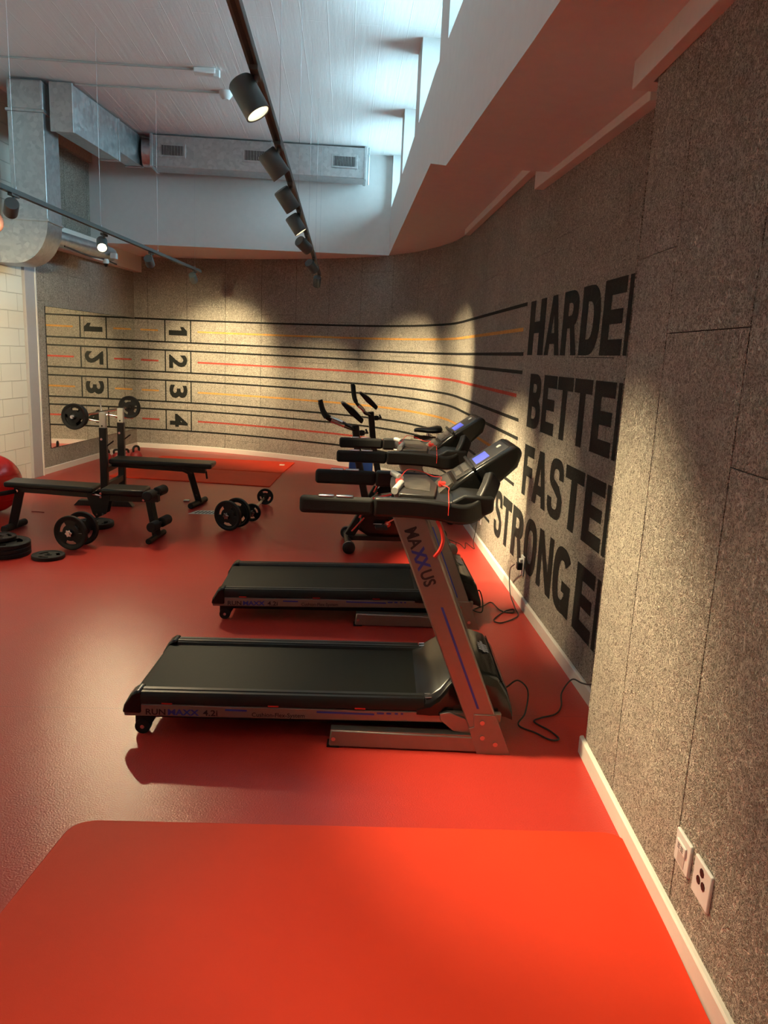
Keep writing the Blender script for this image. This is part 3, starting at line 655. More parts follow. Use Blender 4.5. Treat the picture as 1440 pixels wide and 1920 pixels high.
    out = [onf(0, 0), onf(.04, .012), onf(.12, .018), onf(.315, .018), onf(.338, .0), onf(.338, -.03), onf(.29, -.07), onf(.14, -.095), onf(.05, -.06)]
    mb = MB(); mb.prism(out, .195, .495); hd = obj('display_head', mb, 'gloss_black', t, bevel=.022, seg=4)
    def fbox(mb, k0, k1, w0, w1, h0, h1):
        vs = []
        for h in (h0, h1):
            for k, w in ((k0, w0), (k1, w0), (k1, w1), (k0, w1)): x, z = onf(k, h); vs.append((x, w, z))
        mb.add(vs, [(3, 2, 1, 0), (4, 5, 6, 7), (0, 1, 5, 4), (1, 2, 6, 5), (2, 3, 7, 6), (3, 0, 4, 7)])
    mb = MB(); fbox(mb, .05, .305, .215, .475, .015, .0205); fp = obj('face_plate', mb, 'panel_dark', hd, bevel=.002)
    mb = MB(); fbox(mb, .155, .220, .265, .425, .0205, .0215); obj('lcd_screen', mb, 'lcd', hd, smooth=False, label='glowing blue display')
    mb = MB(); fbox(mb, .268, .288, .33, .37, .0205, .0215); obj('small_badge', mb, 'grey_plastic', hd, smooth=False)
    mb = MB(); fbox(mb, .06, .085, .26, .44, .0205, .0225); fbox(mb, .095, .12, .26, .44, .0205, .0225); obj('speaker_keys', mb, 'keypad', hd, smooth=False)
    mb = MB(); fbox(mb, .128, .142, .18, .51, .016, .036); obj('tablet_ledge', mb, 'satin_black', hd, bevel=.003)
    mb = MB(); mb.prism([(-.335, 1.052), (-.30, 1.052), (-.262, 1.092), (-.283, 1.10), (-.315, 1.072)], .21, .49); obj('ribbed_tray', mb, 'keypad', br)
    # safety cord
    mb = MB(); mb.tube(smooth_pts([(-.495, .35, 1.085), (-.46, .42, 1.115), (-.40, .50, 1.10), (-.34, .50, 1.078), (-.31, .42, 1.088), (-.325, .30, 1.082), (-.30, .16, 1.088), (-.31, .05, 1.092), (-.312, -.002, 1.072), (-.312, -.024, 1.05), (-.312, -.025, 1.01)], 5), .0018, 6)
    mb.box(-.33, -.30, .28, .33, 1.07, 1.085); obj('safety_cord', mb, 'red_plastic', t)
    return t
tm1 = build_treadmill('treadmill nearest the camera, its whole deck and leaning side post in full view')
tm1.location = (.735, 2.80, 0); tm1.rotation_euler = (0, 0, rad(-3))
tm2 = copy_tree(tm1); tm2.location = (.865, 4.25, 0); tm2.rotation_euler = (0, 0, rad(-1))
tm2['label'] = 'second treadmill, standing between the nearest treadmill and the exercise bikes'
for o in (tm1, tm2): o['group'] = 'treadmills facing the lettered wall'
mb = MB(); mb.tube(smooth_pts([(-.352, -.006, .985), (-.335, -.012, .95), (-.325, -.015, .91), (-.335, -.015, .87), (-.355, -.010, .84)], 6), .0075, 8)
obj('red_strap', mb, 'red_plastic', tm1)

def cable(name, pts, r, label, group=None, n=8, mat='rubber_cord'):
    mb = MB(); mb.tube(smooth_pts(pts, n), r, 8); return tag(obj(name, mb, mat), label, 'cable', group)
def plug(p, d, parent):
    mb = MB(); mb.box(-.014, .014, -.014, .014, -.02, .02, Matrix.Translation(p) @ Vector(d).to_track_quat('Z', 'Y').to_matrix().to_4x4()); obj('plug', mb, 'rubber', parent, bevel=.004)
c = cable('power_cord', [(.775, 3.13, .135), (.80, 3.14, .15), (.85, 3.16, .17), (.90, 3.16, .12), (.88, 3.10, .04), (.84, 3.05, .006), (.90, 2.98, .006), (.95, 2.92, .006), (.99, 2.93, .006), (.97, 3.0, .006), (.92, 3.08, .006), (.96, 3.12, .006), (1.04, 3.16, .006), (1.09, 3.24, .008), (1.12, 3.34, .03), (1.17, 3.36, .09), (1.20, 3.30, .10), (1.215, 3.22, .13), (1.22, 3.12, .20)], .0038, 'black power cord running from the nearest treadmill behind the wall corner', 'treadmill power cords')
plug((.768, 3.13, .13), (1, 0, .3), c)
c = cable('power_cord', [(.905, 4.58, .135), (.93, 4.59, .14), (.95, 4.57, .08), (.94, 4.52, .02), (.90, 4.60, .006), (.98, 4.68, .006), (1.05, 4.76, .006), (1.08, 4.60, .006), (1.15, 4.56, .006), (1.17, 4.63, .006), (1.10, 4.58, .006), (1.0, 4.42, .006), (1.04, 4.37, .006), (1.17, 4.50, .006), (1.19, 4.66, .006), (1.20, 4.85, .03), (1.22, 5.0, .09), (1.20, 4.92, .20), (1.195, 4.80, .265)], .0038, 'black power cord looping from the second treadmill up to the wall socket', 'treadmill power cords')
plug((.90, 4.58, .13), (1, 0, .3), c)
cable('power_cord', [(.99, 6.2, .04), (1.02, 6.25, .01), (1.05, 6.4, .006), (1.0, 6.5, .006), (1.08, 6.35, .006), (1.1, 6.2, .006), (1.14, 6.4, .006), (1.18, 6.2, .006), (1.2, 6.36, .02), (1.22, 6.38, .15), (1.215, 6.34, .25)], .003, 'tangled thin black cord on the floor between the bikes and the wall')

# ---------------------------------------------------------------- wall sockets
def socket(name, center, tangent, nrm, w, h, label, kind, group=None):
    t_ = Vector(tangent).normalized(); n_ = Vector(nrm).normalized(); c_ = Vector(center)
    m4 = Matrix(((t_.x, 0, n_.x, c_.x), (t_.y, 0, n_.y, c_.y), (t_.z, 1, n_.z, c_.z), (0, 0, 0, 1)))
    mb = MB(); mb.box(-w / 2, w / 2, -h / 2, h / 2, 0, .010, m4); o = tag(obj(name, mb, 'white_plastic', bevel=.003), label, 'outlet', group)
    if kind == 'holes':
        for dx, dy, rr in ((0, .030, .0125), (-.014, .0, .012), (.014, .0, .012)):
            mb = MB(); q = [(dx + rr * 1.0 * math.cos(2 * PI * k / 8 + PI / 8), dy + rr * 1.0 * math.sin(2 * PI * k / 8 + PI / 8)) for k in range(8)]
            mb.prism(q, .0095, .0112, 'z', m4); obj('socket_opening', mb, 'rubber', o, smooth=False)
    elif kind == 'switch':
        mb = MB(); mb.prism([(-.030, .0), (.030, .0), (.030, .028), (-.030, .028)], .010, .016, 'z', m4); obj('cover_flap', mb, 'white_plastic', o, bevel=.002)
        mb = MB(); mb.box(-.022, .022, -.040, -.004, .0098, .0115, m4); obj('dark_port', mb, 'grey_plastic', o, smooth=False)
        mb = MB()
        for k in range(3): mb.box(-.018, -.002, .006 + k * .006, .009 + k * .006, .0162, .0166, m4); mb.box(.004, .018, .006 + k * .006, .009 + k * .006, .0162, .0166, m4)
        obj('tiny_print', mb, 'decal_dark', o, smooth=False)
    else:
        mb = MB(); mb.box(-.022, .022, -.03, .02, .010, .045, m4); obj('plug', mb, 'rubber', o, bevel=.006)
        mb = MB(); mb.box(-.02, .02, .02, .045, .010, .03, m4); obj('adapter', mb, 'white_plastic', o, bevel=.003)
    return o
nt_ = Vector((.053, 1, 0)).normalized(); nn_ = Vector((-1, .053, 0)).normalized()
socket('wall_socket', near_at(1.812, .272), nt_, nn_, .096, .098, 'white data outlet with a covered port, left of the power outlet', 'switch')
socket('wall_socket', near_at(1.685, .272), nt_, nn_, .10, .108, 'white power outlet with black openings, nearest on the right wall', 'holes')
socket('wall_socket', wall_at(1.95, .275), (0, 1, 0), (-1, 0, 0), .08, .13, 'white wall outlet under the painted letters with a black plug', 'plug')
socket('wall_socket', wall_at(3.53, .26), (0, 1, 0), (-1, 0, 0), .08, .13, 'far white wall outlet below the lane lines with a black plug', 'plug')

# ---------------------------------------------------------------- weight plates, dumbbells, barbell
def plate_mesh(R, th, slots=3, hole=.014, seg=72, hub=.2):
    rs = [hole, R * hub, R * hub * 1.15, R * .48, R * .70, R * .80, R * .86, R * .97, R]
    hs = [th * .5, th * .5, th * .30, th * .30, th * .30, th * .30, th * .5, th * .5, th * .36]
    mb = MB(); vs = []
    for side in (1, -1):
        for r, h in zip(rs, hs):
            for j in range(seg): t = 2 * PI * j / seg; vs.append((r * math.cos(t), r * math.sin(t), side * h))
    n = len(rs); fs = []
    def solid(i, j):
        if i != 3: return True
        if not slots: return True
        j %= seg; k = (j + .5) * slots / seg % 1.0
        return not (.27 < k < .73)
    off = n * seg
    for i in range(n - 1):
        for j in range(seg):
            if not solid(i, j): continue
            a, b, c_, d = i * seg + j, i * seg + (j + 1) % seg, (i + 1) * seg + (j + 1) % seg, (i + 1) * seg + j
            fs += [(a, d, c_, b), (off + a, off + b, off + c_, off + d)]
            if i == 3:
                if not solid(i, j - 1): fs.append((a, off + a, off + d, d))
                if not solid(i, j + 1): fs.append((b, c_, off + c_, off + b))
            if i == 2 and not solid(3, j): fs.append((d, c_, off + c_, off + d))
            if i == 4 and not solid(3, j): fs.append((a, off + a, off + b, b))
    for j in range(seg):
        k = (j + 1) % seg; e = (n - 1) * seg; fs += [(e + j, off + e + j, off + e + k, e + k), (j, k, off + k, off + j)]
    return mb.add(vs, fs)
def xf(mb, m):
    mb.v = [tuple(m @ Vector(v)) for v in mb.v]; return mb
def frame_to(center, axis, spin=0.0):
    return Matrix.Translation(center) @ Vector(axis).normalized().to_track_quat('Z', 'Y').to_matrix().to_4x4() @ Matrix.Rotation(rad(spin), 4, 'Z')
def plate_obj(name, center, axis, R, th, parent=None, spin=0, mat='rubber'):
    return obj(name, xf(plate_mesh(R, th), frame_to(center, axis, spin)), mat, parent)
def print_ring(parent, m, R, h):
    vs_all = MB()
    for a0 in (60, 240):
        for k in range(9):
            t = rad(a0 + (k - 4) * 8); r0, r1 = R * .88, R * .94
            vs_all.add([m @ Vector(((r0 if q in (0, 3) else r1) * math.cos(t + (.0 if q < 2 else .07)), (r0 if q in (0, 3) else r1) * math.sin(t + (.0 if q < 2 else .07)), h)) for q in range(4)], [(0, 1, 2, 3)])
    return obj('raised_marks', vs_all, 'satin_black', parent, smooth=False)
def dumbbell(loc, ang, R, th, L, label, group, knob='chrome'):
    t = thing('dumbbell', label, 'dumbbell', loc, ang, group)
    mb = MB(); mb.tube([(0, -L / 2 - .045, R), (0, L / 2 + .045, R)], .0135, 14); obj('bar', mb, 'chrome', t)
    for s in (-1, 1):
        plate_obj('weight_plate', (0, s * L / 2, R), (0, s, 0), R, th, t, spin=30 * s)
        mb = MB(); pts = []
        for k in range(24): a = 2 * PI * k / 24; r = .030 if k % 4 < 2 else .023; pts.append((r * math.cos(a), R + r * math.sin(a)))
        mb.prism(pts, s * (L / 2 + th / 2), s * (L / 2 + th / 2 + .022), 'y'); obj('star_collar', mb, knob, t, bevel=.002)
    return t
GD = 'dumbbells loaded with black plates on the floor'
dumbbell((-2.065, 5.88, 0), rad(-11), .136, .030, .17, 'large dumbbell with two slotted black plates in front of the adjustable bench', GD, 'chrome')
dumbbell((-.955, 6.68, 0), rad(-24), .136, .032, .16, 'large dumbbell with slotted black plates right of the paper sheet', GD)
dumbbell((-.80, 7.42, 0), rad(-3), .085, .030, .82, 'long slim dumbbell with small round plates beside the far mats', GD)
# plates lying on the floor
def flat_plate(x, y, z, R, th, label, group=None, spin=0):
    o = plate_obj('weight_plate', (0, 0, th / 2), (0, 0, 1), R, th, None, spin); o.location = (x, y, z)
    print_ring(o, Matrix.Translation((0, 0, th / 2)), R, th * .5 + .0006)
    return tag(o, label, 'weight plate', group)
GPl = 'loose black weight plates lying on the floor'
flat_plate(-2.16, 6.60, 0, .165, .045, 'large black weight plate lying flat behind the left dumbbell', GPl)
flat_plate(-2.165, 5.55, 0, .118, .028, 'small black weight plate lying flat in front of the left dumbbell', GPl, 20)
for k in range(3): flat_plate(-2.515, 5.62, .034 * k, .185, .034, ['bottom large plate of the stack at the left edge', 'middle large plate of the stack at the left edge', 'upper large plate of the stack at the left edge, under the small one'][k], 'stack of weight plates at the left edge', 15 * k)
flat_plate(-2.56, 5.66, .102, .115, .030, 'small plate on top of the stack at the left edge', 'stack of weight plates at the left edge', 40)

# ---------------------------------------------------------------- benches
def pad(mb, poly, z0, z1): mb.prism(poly, z0, z1, 'z')
def bench_adjustable():
    t = thing('weight_bench', 'adjustable black weight bench in front with foam rollers, left of centre', 'bench', (0, 0, 0))
    # pads in plan (world coordinates measured on the floor grid)
    mb = MB(); pad(mb, [(-2.79, 6.28), (-2.80, 6.53), (-2.03, 6.41), (-2.02, 6.15)], .385, .43); bk = obj('back_pad', mb, 'vinyl', t, bevel=.016, seg=3)
    mb = MB(); pad(mb, [(-1.95, 6.13), (-1.95, 6.39), (-1.60, 6.36), (-1.60, 6.10)], .375, .43); obj('seat_pad', mb, 'vinyl', t, bevel=.016, seg=3)
    mb = MB(); mb.tube([(-2.74, 6.40, .355), (-2.05, 6.29, .345)], 0, sq=(.03, .022)); mb.tube([(-1.98, 6.27, .335), (-1.50, 6.22, .35)], 0, sq=(.03, .03)); fr2 = obj('frame', mb, 'black_steel', t, bevel=.004)
    mb = MB(); mb.prism([(-2.10, .37), (-1.90, .37), (-1.94, .20), (-2.02, .16), (-2.05, .20)], 6.225, 6.235); mb.prism([(-2.10, .37), (-1.90, .37), (-1.94, .20), (-2.02, .16), (-2.05, .20)], 6.33, 6.34)
    hg = obj('hinge_bracket', mb, 'black_steel', t)
    for x, z in ((-1.975, .345), (-1.975, .375), (-2.01, .20), (-1.96, .20)): obj('bolt', MB().cyl((x, 6.205, z), (x, 6.23, z), .010, 10), 'chrome', hg)
    obj('locking_pin', MB().tube([(-2.04, 6.21, .365), (-1.97, 6.21, .355)], .006, 8), 'chrome', hg)
    mb = MB(); mb.tube([(-2.70, 6.40, .36), (-2.775, 6.38, .025)], 0, sq=(.03, .035)); lg = obj('leg', mb, 'black_steel', t, bevel=.005)
    mb = MB(); mb.tube([(-2.79, 6.24, .032), (-2.745, 6.56, .032)], .030, 16); obj('foot_bar', mb, 'rubber', lg, bevel=.006)
    mb = MB(); mb.cyl((-2.71, 6.345, .345), (-2.71, 6.372, .345), .011, 10); obj('bolt', mb, 'chrome', lg)
    mb = MB(); mb.tube([(-2.72, 6.36, .34), (-2.76, 6.33, .335), (-2.88, 6.26, .315)], .019, 12); obj('grab_handle', mb, 'foam', t)
    mb = MB(); mb.tube([(-1.585, 6.24, .35), (-1.52, 6.21, .03)], 0, sq=(.025, .03)); lg = obj('leg', mb, 'black_steel', t, bevel=.005)
    mb = MB(); mb.tube([(-1.545, 6.02, .024), (-1.50, 6.38, .024)], .024, 16); obj('foot_bar', mb, 'rubber', lg, bevel=.005)
    mb = MB(); mb.cyl((-1.62, 6.18, .335), (-1.62, 6.20, .335), .010, 10); obj('bolt', mb, 'chrome', lg)
    for cx, cz in ((-1.545, .395), (-1.515, .135)):
        mb = MB(); mb.tube([(cx - .012, 6.06, cz), (cx + .045, 6.40, cz)], .012, 10); rd = obj('roller_rod', mb, 'black_steel', t)
        for y0, y1 in ((6.05, 6.17), (6.25, 6.40)):
            mb = MB(); mb.tube([(cx - .012 + (y0 - 6.06) * .17, y0, cz), (cx - .012 + (y1 - 6.06) * .17, y1, cz)], .042, 20); obj('foam_roller', mb, 'foam', rd, bevel=.010, seg=3)
    mb = MB(); mb.tube([(-1.99, 6.38, .35), (-1.87, 6.62, .385), (-1.80, 6.80, .41)] if False else [(-2.0, 6.36, .34), (-1.93, 6.50, .37)], .012, 8); obj('adjust_handle', mb, 'black_steel', t)
    return t
bench_adjustable()
def bench_press():
    t = thing('weight_bench', 'flat black press bench with two white-topped uprights holding a barbell', 'bench', (0, 0, 0))
    for k, (x, y) in enumerate(((-2.34, 7.50), (-2.34, 8.10))):
        mb = MB(); mb.box(x - .035, x + .035, y - .03, y + .03, .03, .78); up = obj('upright', mb, 'black_steel', t, bevel=.005)
        mb = MB(); mb.box(x - .03, x + .03, y - .025, y + .025, .78, .93); tp = obj('white_sleeve', mb, 'cream_tube', up, bevel=.004, label='cream white telescopic sleeve')
        mb = MB(); mb.cyl((x - .003, y - .030, .80), (x - .003, y - .024, .80), .008, 10); obj('pin_hole', mb, 'rubber', tp)
        mb = MB(); mb.tube([(x - .02, y, .84), (x - .19, y, .865), (x - .215, y, 1.0)], .009, 8); obj('bar_hook', mb, 'chrome', up)
        mb = MB(); mb.tube([(x + .03, y, .60), (x + .10, y - .01, .655)], .007, 8); obj('plate_peg', mb, 'black_steel', up)
        for z in (.67, .16): obj('bolt', MB().cyl((x - .01, y - .036, z), (x - .01, y - .030, z), .012, 10), 'chrome', up)
        mb = MB(); mb.prism([(x - .30, 0), (x + .28, 0), (x + .24, .055), (x - .25, .055)], y - .045, y + .045); ft = obj('foot_plate', mb, 'black_steel', t, bevel=.004)
        for q in (-.03, .04): obj('bolt', MB().cyl((x + q, y - .052, .04), (x + q, y - .044, .04), .010, 10), 'chrome', ft)
    mb = MB(); mb.box(-2.365, -2.315, 7.53, 8.07, .16, .22); mb.box(-2.365, -2.315, 7.53, 8.07, .33, .38); obj('cross_bar', mb, 'black_steel', t, bevel=.004)
    mb = MB(); mb.tube([(-2.32, 7.70, .395), (-1.36, 7.60, .375)], 0, sq=(.03, .025)); obj('spine', mb, 'black_steel', t, bevel=.004)
    mb = MB(); pad(mb, [(-2.30, 7.50), (-2.30, 7.80), (-1.27, 7.70), (-1.27, 7.40)], .42, .47); obj('bench_pad', mb, 'vinyl', t, bevel=.016, seg=3)
    mb = MB(); mb.tube([(-1.53, 7.62, .38), (-1.44, 7.66, .03)], 0, sq=(.025, .03)); lg = obj('leg', mb, 'black_steel', t, bevel=.004)
    mb = MB(); mb.tube([(-1.49, 7.46, .03), (-1.41, 7.86, .03)], .030, 16); obj('foot_bar', mb, 'rubber', lg, bevel=.006)
    mb = MB(); mb.tube([(-1.60, 7.60, .375), (-1.50, 7.61, .33)], 0, sq=(.02, .012)); mb.cyl((-1.46, 7.60, .11), (-1.46, 7.63, .11), .010, 10); obj('bracket', mb, 'black_steel', lg)
    mb = MB(); mb.tube([(-1.34, 7.50, .385), (-1.33, 7.50, .31)], .010, 8); obj('pull_pin', mb, 'black_steel', t)
    return t
bench_press()
bb = thing('barbell', 'barbell with slotted black plates resting on the press bench uprights', 'barbell', (0, 0, 0))
A = Vector((-2.56, 7.25, .875)); B = Vector((-2.35, 8.70, .89)); ax = (B - A).normalized()
A = Vector((-2.475, 7.02, .955)); B = Vector((-2.30, 8.60, .955))
A = Vector((-2.545, 7.30, .898)); B = Vector((-2.385, 8.60, .905)); ax = (B - A).normalized()
mb = MB(); mb.tube([A - ax * .06, B + ax * .06], .0125, 14); obj('bar', mb, 'chrome', bb)
for c0, s, nm in ((A, -1, ''), (B, 1, '')):
    plate_obj('weight_plate', c0, ax * s, .125, .026, bb, spin=15)
    if s < 0: plate_obj('weight_plate', c0 + ax * .045, ax * s, .118, .024, bb, spin=40)
    mb = MB(); mb.lathe([(.024, 0), (.026, .02), (.018, .035)], c0 + ax * s * .015, ax * s, 12); obj('star_collar', mb, 'chrome', bb)
mb = MB(); mb.box(-.018, .018, -.02, .02, -.035, .035, frame_to(A + ax * .13 + Vector((0, 0, .03)), (.35, .2, 1))); obj('red_clip', mb, 'red_plastic', bb, bevel=.004)

# ---------------------------------------------------------------- kettlebells, ball and small items
def kettlebell(x, y, r, label, rz=0, g='red kettlebells by the left wall'):
    t = thing('kettlebell', label, 'kettlebell', (x, y, 0), rz, g)
    prof = [(r * .55, 0)] + [(r * math.sin(rad(a)), r * .92 - r * math.cos(rad(a))) for a in range(40, 165, 12)]
    mb = MB(); mb.lathe(prof, (0, 0, 0), (0, 0, 1), 24); obj('body', mb, 'red_iron', t)
    mb = MB(); mb.tube(smooth_pts([(-r * .52, 0, r * 1.55), (-r * .66, 0, r * 2.0), (-r * .5, 0, r * 2.45), (0, 0, r * 2.6), (r * .5, 0, r * 2.45), (r * .66, 0, r * 2.0), (r * .52, 0, r * 1.55)], 5), .016, 10); obj('handle', mb, 'black_steel', t)
    return t
kettlebell(-2.84, 10.52, .082, 'red kettlebell with a black handle standing alone in the corner, right of the uprights', rad(60))
kettlebell(-3.02, 10.66, .055, 'smaller red kettlebell seen behind the far upright', rad(40))
kettlebell(-3.125, 10.58, .056, 'red kettlebell seen between the uprights, right one of the pair', rad(20))
kettlebell(-3.235, 10.52, .054, 'red kettlebell seen between the uprights, left one of the pair', rad(70))
bl = thing('gym_ball', 'big shiny red gym ball at the left edge beside the bench', 'ball', (-3.235, 7.02, 0))
mb = MB(); R = .275; mb.lathe([(max(.001, R * math.sin(rad(a))), R - R * math.cos(rad(a))) for a in range(0, 181, 5)], (0, 0, 0), (0, 0, 1), 48); obj('ball_skin', mb, 'red_gloss', bl)
mb = MB()
for k in range(-4, 5): a = rad(90 + k * 7); mb.lathe([(R * math.sin(a) + .0006, R - R * math.cos(a) - .0018), (R * math.sin(a) + .0012, R - R * math.cos(a)), (R * math.sin(a) + .0006, R - R * math.cos(a) + .0018)], (0, 0, 0), (0, 0, 1), 48)
obj('raised_rings', mb, 'red_gloss', bl)
mb = MB(); mb.prism([(-1.47, 7.24), (-1.40, 7.41), (-1.22, 7.42), (-1.16, 7.25)], 0, .002, 'z'); pp = tag(obj('paper_sheet', mb, 'paper', smooth=False), 'white printed paper sheet on the floor beside the dumbbell', 'paper')
mb = MB()
for k in range(6):
    x = -1.42 + k * .035; mb.add([(x, 7.27, .0024), (x + .018, 7.27, .0024), (x + .05, 7.38, .0024), (x + .032, 7.38, .0024)], [(0, 1, 2, 3)])
obj('printed_text', mb, 'decal_dark', pp, smooth=False)
mb = MB(); mb.tube(smooth_pts([(-2.9, 7.09, .004), (-2.85, 7.08, .006), (-2.78, 7.075, .004)], 4), .004, 6); tag(obj('red_cord_piece', mb, 'red_iron'), 'short dark red cord piece lying on the floor under the bench', 'cord')
mb = MB(); mb.box(-1.63, -1.57, 7.80, 7.86, 0, .022); ph = tag(obj('small_bracket', mb, 'chrome', bevel=.005), 'small metal clip on the floor left of the press bench foot', 'clip')
mb = MB(); mb.box(.12, .44, 9.95, 10.18, 0, .20); bx = tag(obj('storage_box', mb, 'blue_plastic', bevel=.02), 'blue plastic box on the floor behind the exercise bikes', 'box')
mb = MB(); mb.box(.55, .85, 8.6, 8.9, 0, .16); tag(obj('foam_block', mb, 'pink_foam', bevel=.02), 'dull red foam block on the floor behind the exercise bikes', 'foam block')

# ---------------------------------------------------------------- exercise bikes
def bike(label, x0, y0, rz, tall, reach=1.0, rise=1.0):
    t = thing('exercise_bike', label, 'exercise bike', (x0, y0, 0), rz, 'exercise bikes behind the treadmills')
    for xx in (.03, .88):
        mb = MB(); mb.tube([(xx, -.25, .055), (xx, .25, .055)], .030, 14); st = obj('stabiliser', mb, 'black_steel', t)
        for s in (-1, 1):
            mb = MB(); mb.lathe([(.038, 0), (.052, .006), (.052, .055), (.040, .062)], (xx, s * .235, .052), (0, s, 0), 20); obj('end_cap', mb, 'rubber', st)
            mb = MB(); mb.lathe([(.0525, 0), (.0535, .002), (.0535, .012), (.0525, .014)], (xx, s * .262, .052), (0, s, 0), 20); obj('cap_ring', mb, 'chrome', st)
    mb = MB(); mb.tube([(.03, 0, .075), (.88, 0, .075)], 0, sq=(.04, .02)); obj('base_beam', mb, 'black_steel', t, bevel=.004)
    mb = MB(); mb.tube([(.04, 0, .09), (.16, 0, .30)], 0, sq=(.035, .04)); obj('front_strut', mb, 'satin_black', t, bevel=.008)
    # shroud around the flywheel
    out = [(.10, .16), (.20, .10), (.62, .10), (.72, .18), (.70, .34), (.58, .44), (.42, .47), (.24, .44), (.14, .32)]
    mb = MB(); mb.prism(out, -.07, .07); sh = obj('shroud', mb, 'gloss_black', t, bevel=.03, seg=4)
    mb = MB(); mb.tube(smooth_pts([(.16, -.073, .30), (.24, -.074, .40), (.38, -.074, .445)], 5), .008, 8); obj('silver_arc', mb, 'chrome', sh)
    mb = MB(); mb.tube(smooth_pts([(.12, -.073, .26), (.20, -.074, .41), (.38, -.074, .468)], 5), .008, 8); mb.tube([(.06, -.06, .14), (.16, -.072, .26)], .006, 8); obj('red_arc', mb, 'red_plastic', sh)
    mb = MB(); mb.lathe([(.028, 0), (.028, .004)], (.36, -.069, .21), (0, -1, 0), 20); obj('red_badge', mb, 'red_plastic', sh)
    mb = MB(); mb.box(.24, .32, -.0715, -.0700, .207, .213); mb.box(.352, .368, -.0745, -.073, .204, .216); obj('white_mark', mb, 'decal_white', sh, smooth=False)
    mb = MB(); mb.lathe([(.055, 0), (.06, .01), (.02, .02)], (.42, -.07, .27), (0, -1, 0), 20); ck = obj('crank', mb, 'black_steel', t)
    mb = MB(); mb.tube([(.42, -.10, .27), (.30, -.10, .20)], 0, sq=(.012, .006)); mb.tube([(.42, .10, .27), (.54, .10, .34)], 0, sq=(.012, .006)); obj('crank_arm', mb, 'chrome', ck)
    for s, px, pz in ((-1, .30, .20), (1, .54, .34)):
        mb = MB(); mb.box(px - .05, px + .05, min(s * .11, s * .20), max(s * .11, s * .20), pz - .012, pz + .012); obj('pedal', mb, 'rubber', t, bevel=.004)
    # front post, console and handlebars
    H = 1.02 + tall
    mb = MB(); mb.tube([(.17, 0, .40), (.10, 0, .72), (.06, 0, H)], 0, sq=(.03, .03)); fp_ = obj('front_post', mb, 'black_steel', t, bevel=.008)
    mb = MB(); mb.lathe([(.02, 0), (.026, .02), (.02, .045)], (.095, 0, H - .06), (1, 0, 0), 12); mb.tube([(.09, 0, H - .06), (.16, 0, H - .06)], .006, 8); mb.tube([(.15, -.02, H - .05), (.165, 0, H - .06), (.15, .02, H - .03)], .008, 8); obj('clamp_knob', mb, 'rubber', fp_)
    for s in (-1, 1):
        mb = MB(); pts = smooth_pts([(.05, s * .03, H - .03), (.00 , s * .09, H - .01), (.05 - .12 * reach, s * .13, H + .02 * rise), (.05 - .21 * reach, s * .14, H + .055 * rise), (.05 - .255 * reach, s * .14, H + .10 * rise), (.05 - .285 * reach, s * .135, H + .19 * rise)], 5)
        mb.tube(pts, .015, 10); hb = obj('handlebar', mb, 'chrome' if False else 'gloss_black', t)
        mb = MB(); mb.tube(pts[-9:], .020, 12); obj('grip', mb, 'foam', hb)
        mb = MB(); mb.tube(pts[8:15], .0165, 10); obj('pulse_plate', mb, 'chrome', hb)
    d = Vector((-.66, 0, .55)).normalized(); nn2 = Vector((.55, 0, .66)).normalized(); o1 = Vector((.085, 0, H + .04))
    def q(k, h): p = o1 + d * k + nn2 * h; return (p.x, p.z)
    mb = MB(); mb.prism([q(-.03, 0), q(-.02, .04), q(.10, .05), q(.20, .035), q(.21, .01), q(.10, -.005)], -.10, .10); cs = obj('console', mb, 'gloss_black', t, bevel=.012, seg=3)
    mb = MB(); mb.prism([q(.02, .046), q(.12, .0525), q(.12, .0505), q(.02, .044)], -.07, .07); obj('console_screen', mb, 'grey_plastic', cs, smooth=False)
    # seat post and saddle
    mb = MB(); mb.tube([(.56, 0, .40), (.62, 0, .84)], 0, sq=(.022, .028)); sp = obj('seat_post', mb, 'black_steel', t, bevel=.004)
    mb = MB(); mb.tube([(.50, 0, .825), (.72, 0, .815)], 0, sq=(.022, .018)); obj('seat_slider', mb, 'black_steel', sp, bevel=.003)
    mb = MB(); mb.cyl((.64, 0, .835), (.64, 0, .885), .014, 12); mb.cyl((.67, -.05, .845), (.67, .05, .845), .012, 10); obj('seat_clamp', mb, 'chrome', sp)
    secs = [(.50, .888, .018, .016), (.53, .893, .028, .022), (.58, .893, .042, .026), (.63, .892, .062, .030), (.68, .896, .092, .036), (.73, .903, .112, .042), (.765, .905, .102, .036), (.78, .902, .06, .020)]
    mb = MB(); n = 16; vs = []
    for (x, z, w, h) in secs:
        for j in range(n): a = 2 * PI * j / n; vs.append((x, w * math.cos(a), z + h * math.sin(a) * (1 if math.sin(a) > 0 else .9)))
    fs = [tuple(range(n)), tuple(range(len(secs) * n - 1, (len(secs) - 1) * n - 1, -1))]
    for i in range(len(secs) - 1):
        for j in range(n): fs.append((i * n + j, i * n + (j + 1) % n, (i + 1) * n + (j + 1) % n, (i + 1) * n + j))
    mb.add(vs, fs); obj('saddle', mb, 'vinyl', t)
    return t
bike('exercise bike nearer the treadmills, with curved handlebars and a red badge', .055, 6.20, rad(2), .005)
bike('farther exercise bike near the curved wall, its handlebar rising highest', .225, 7.42, rad(1), .035, .62, 1.35)

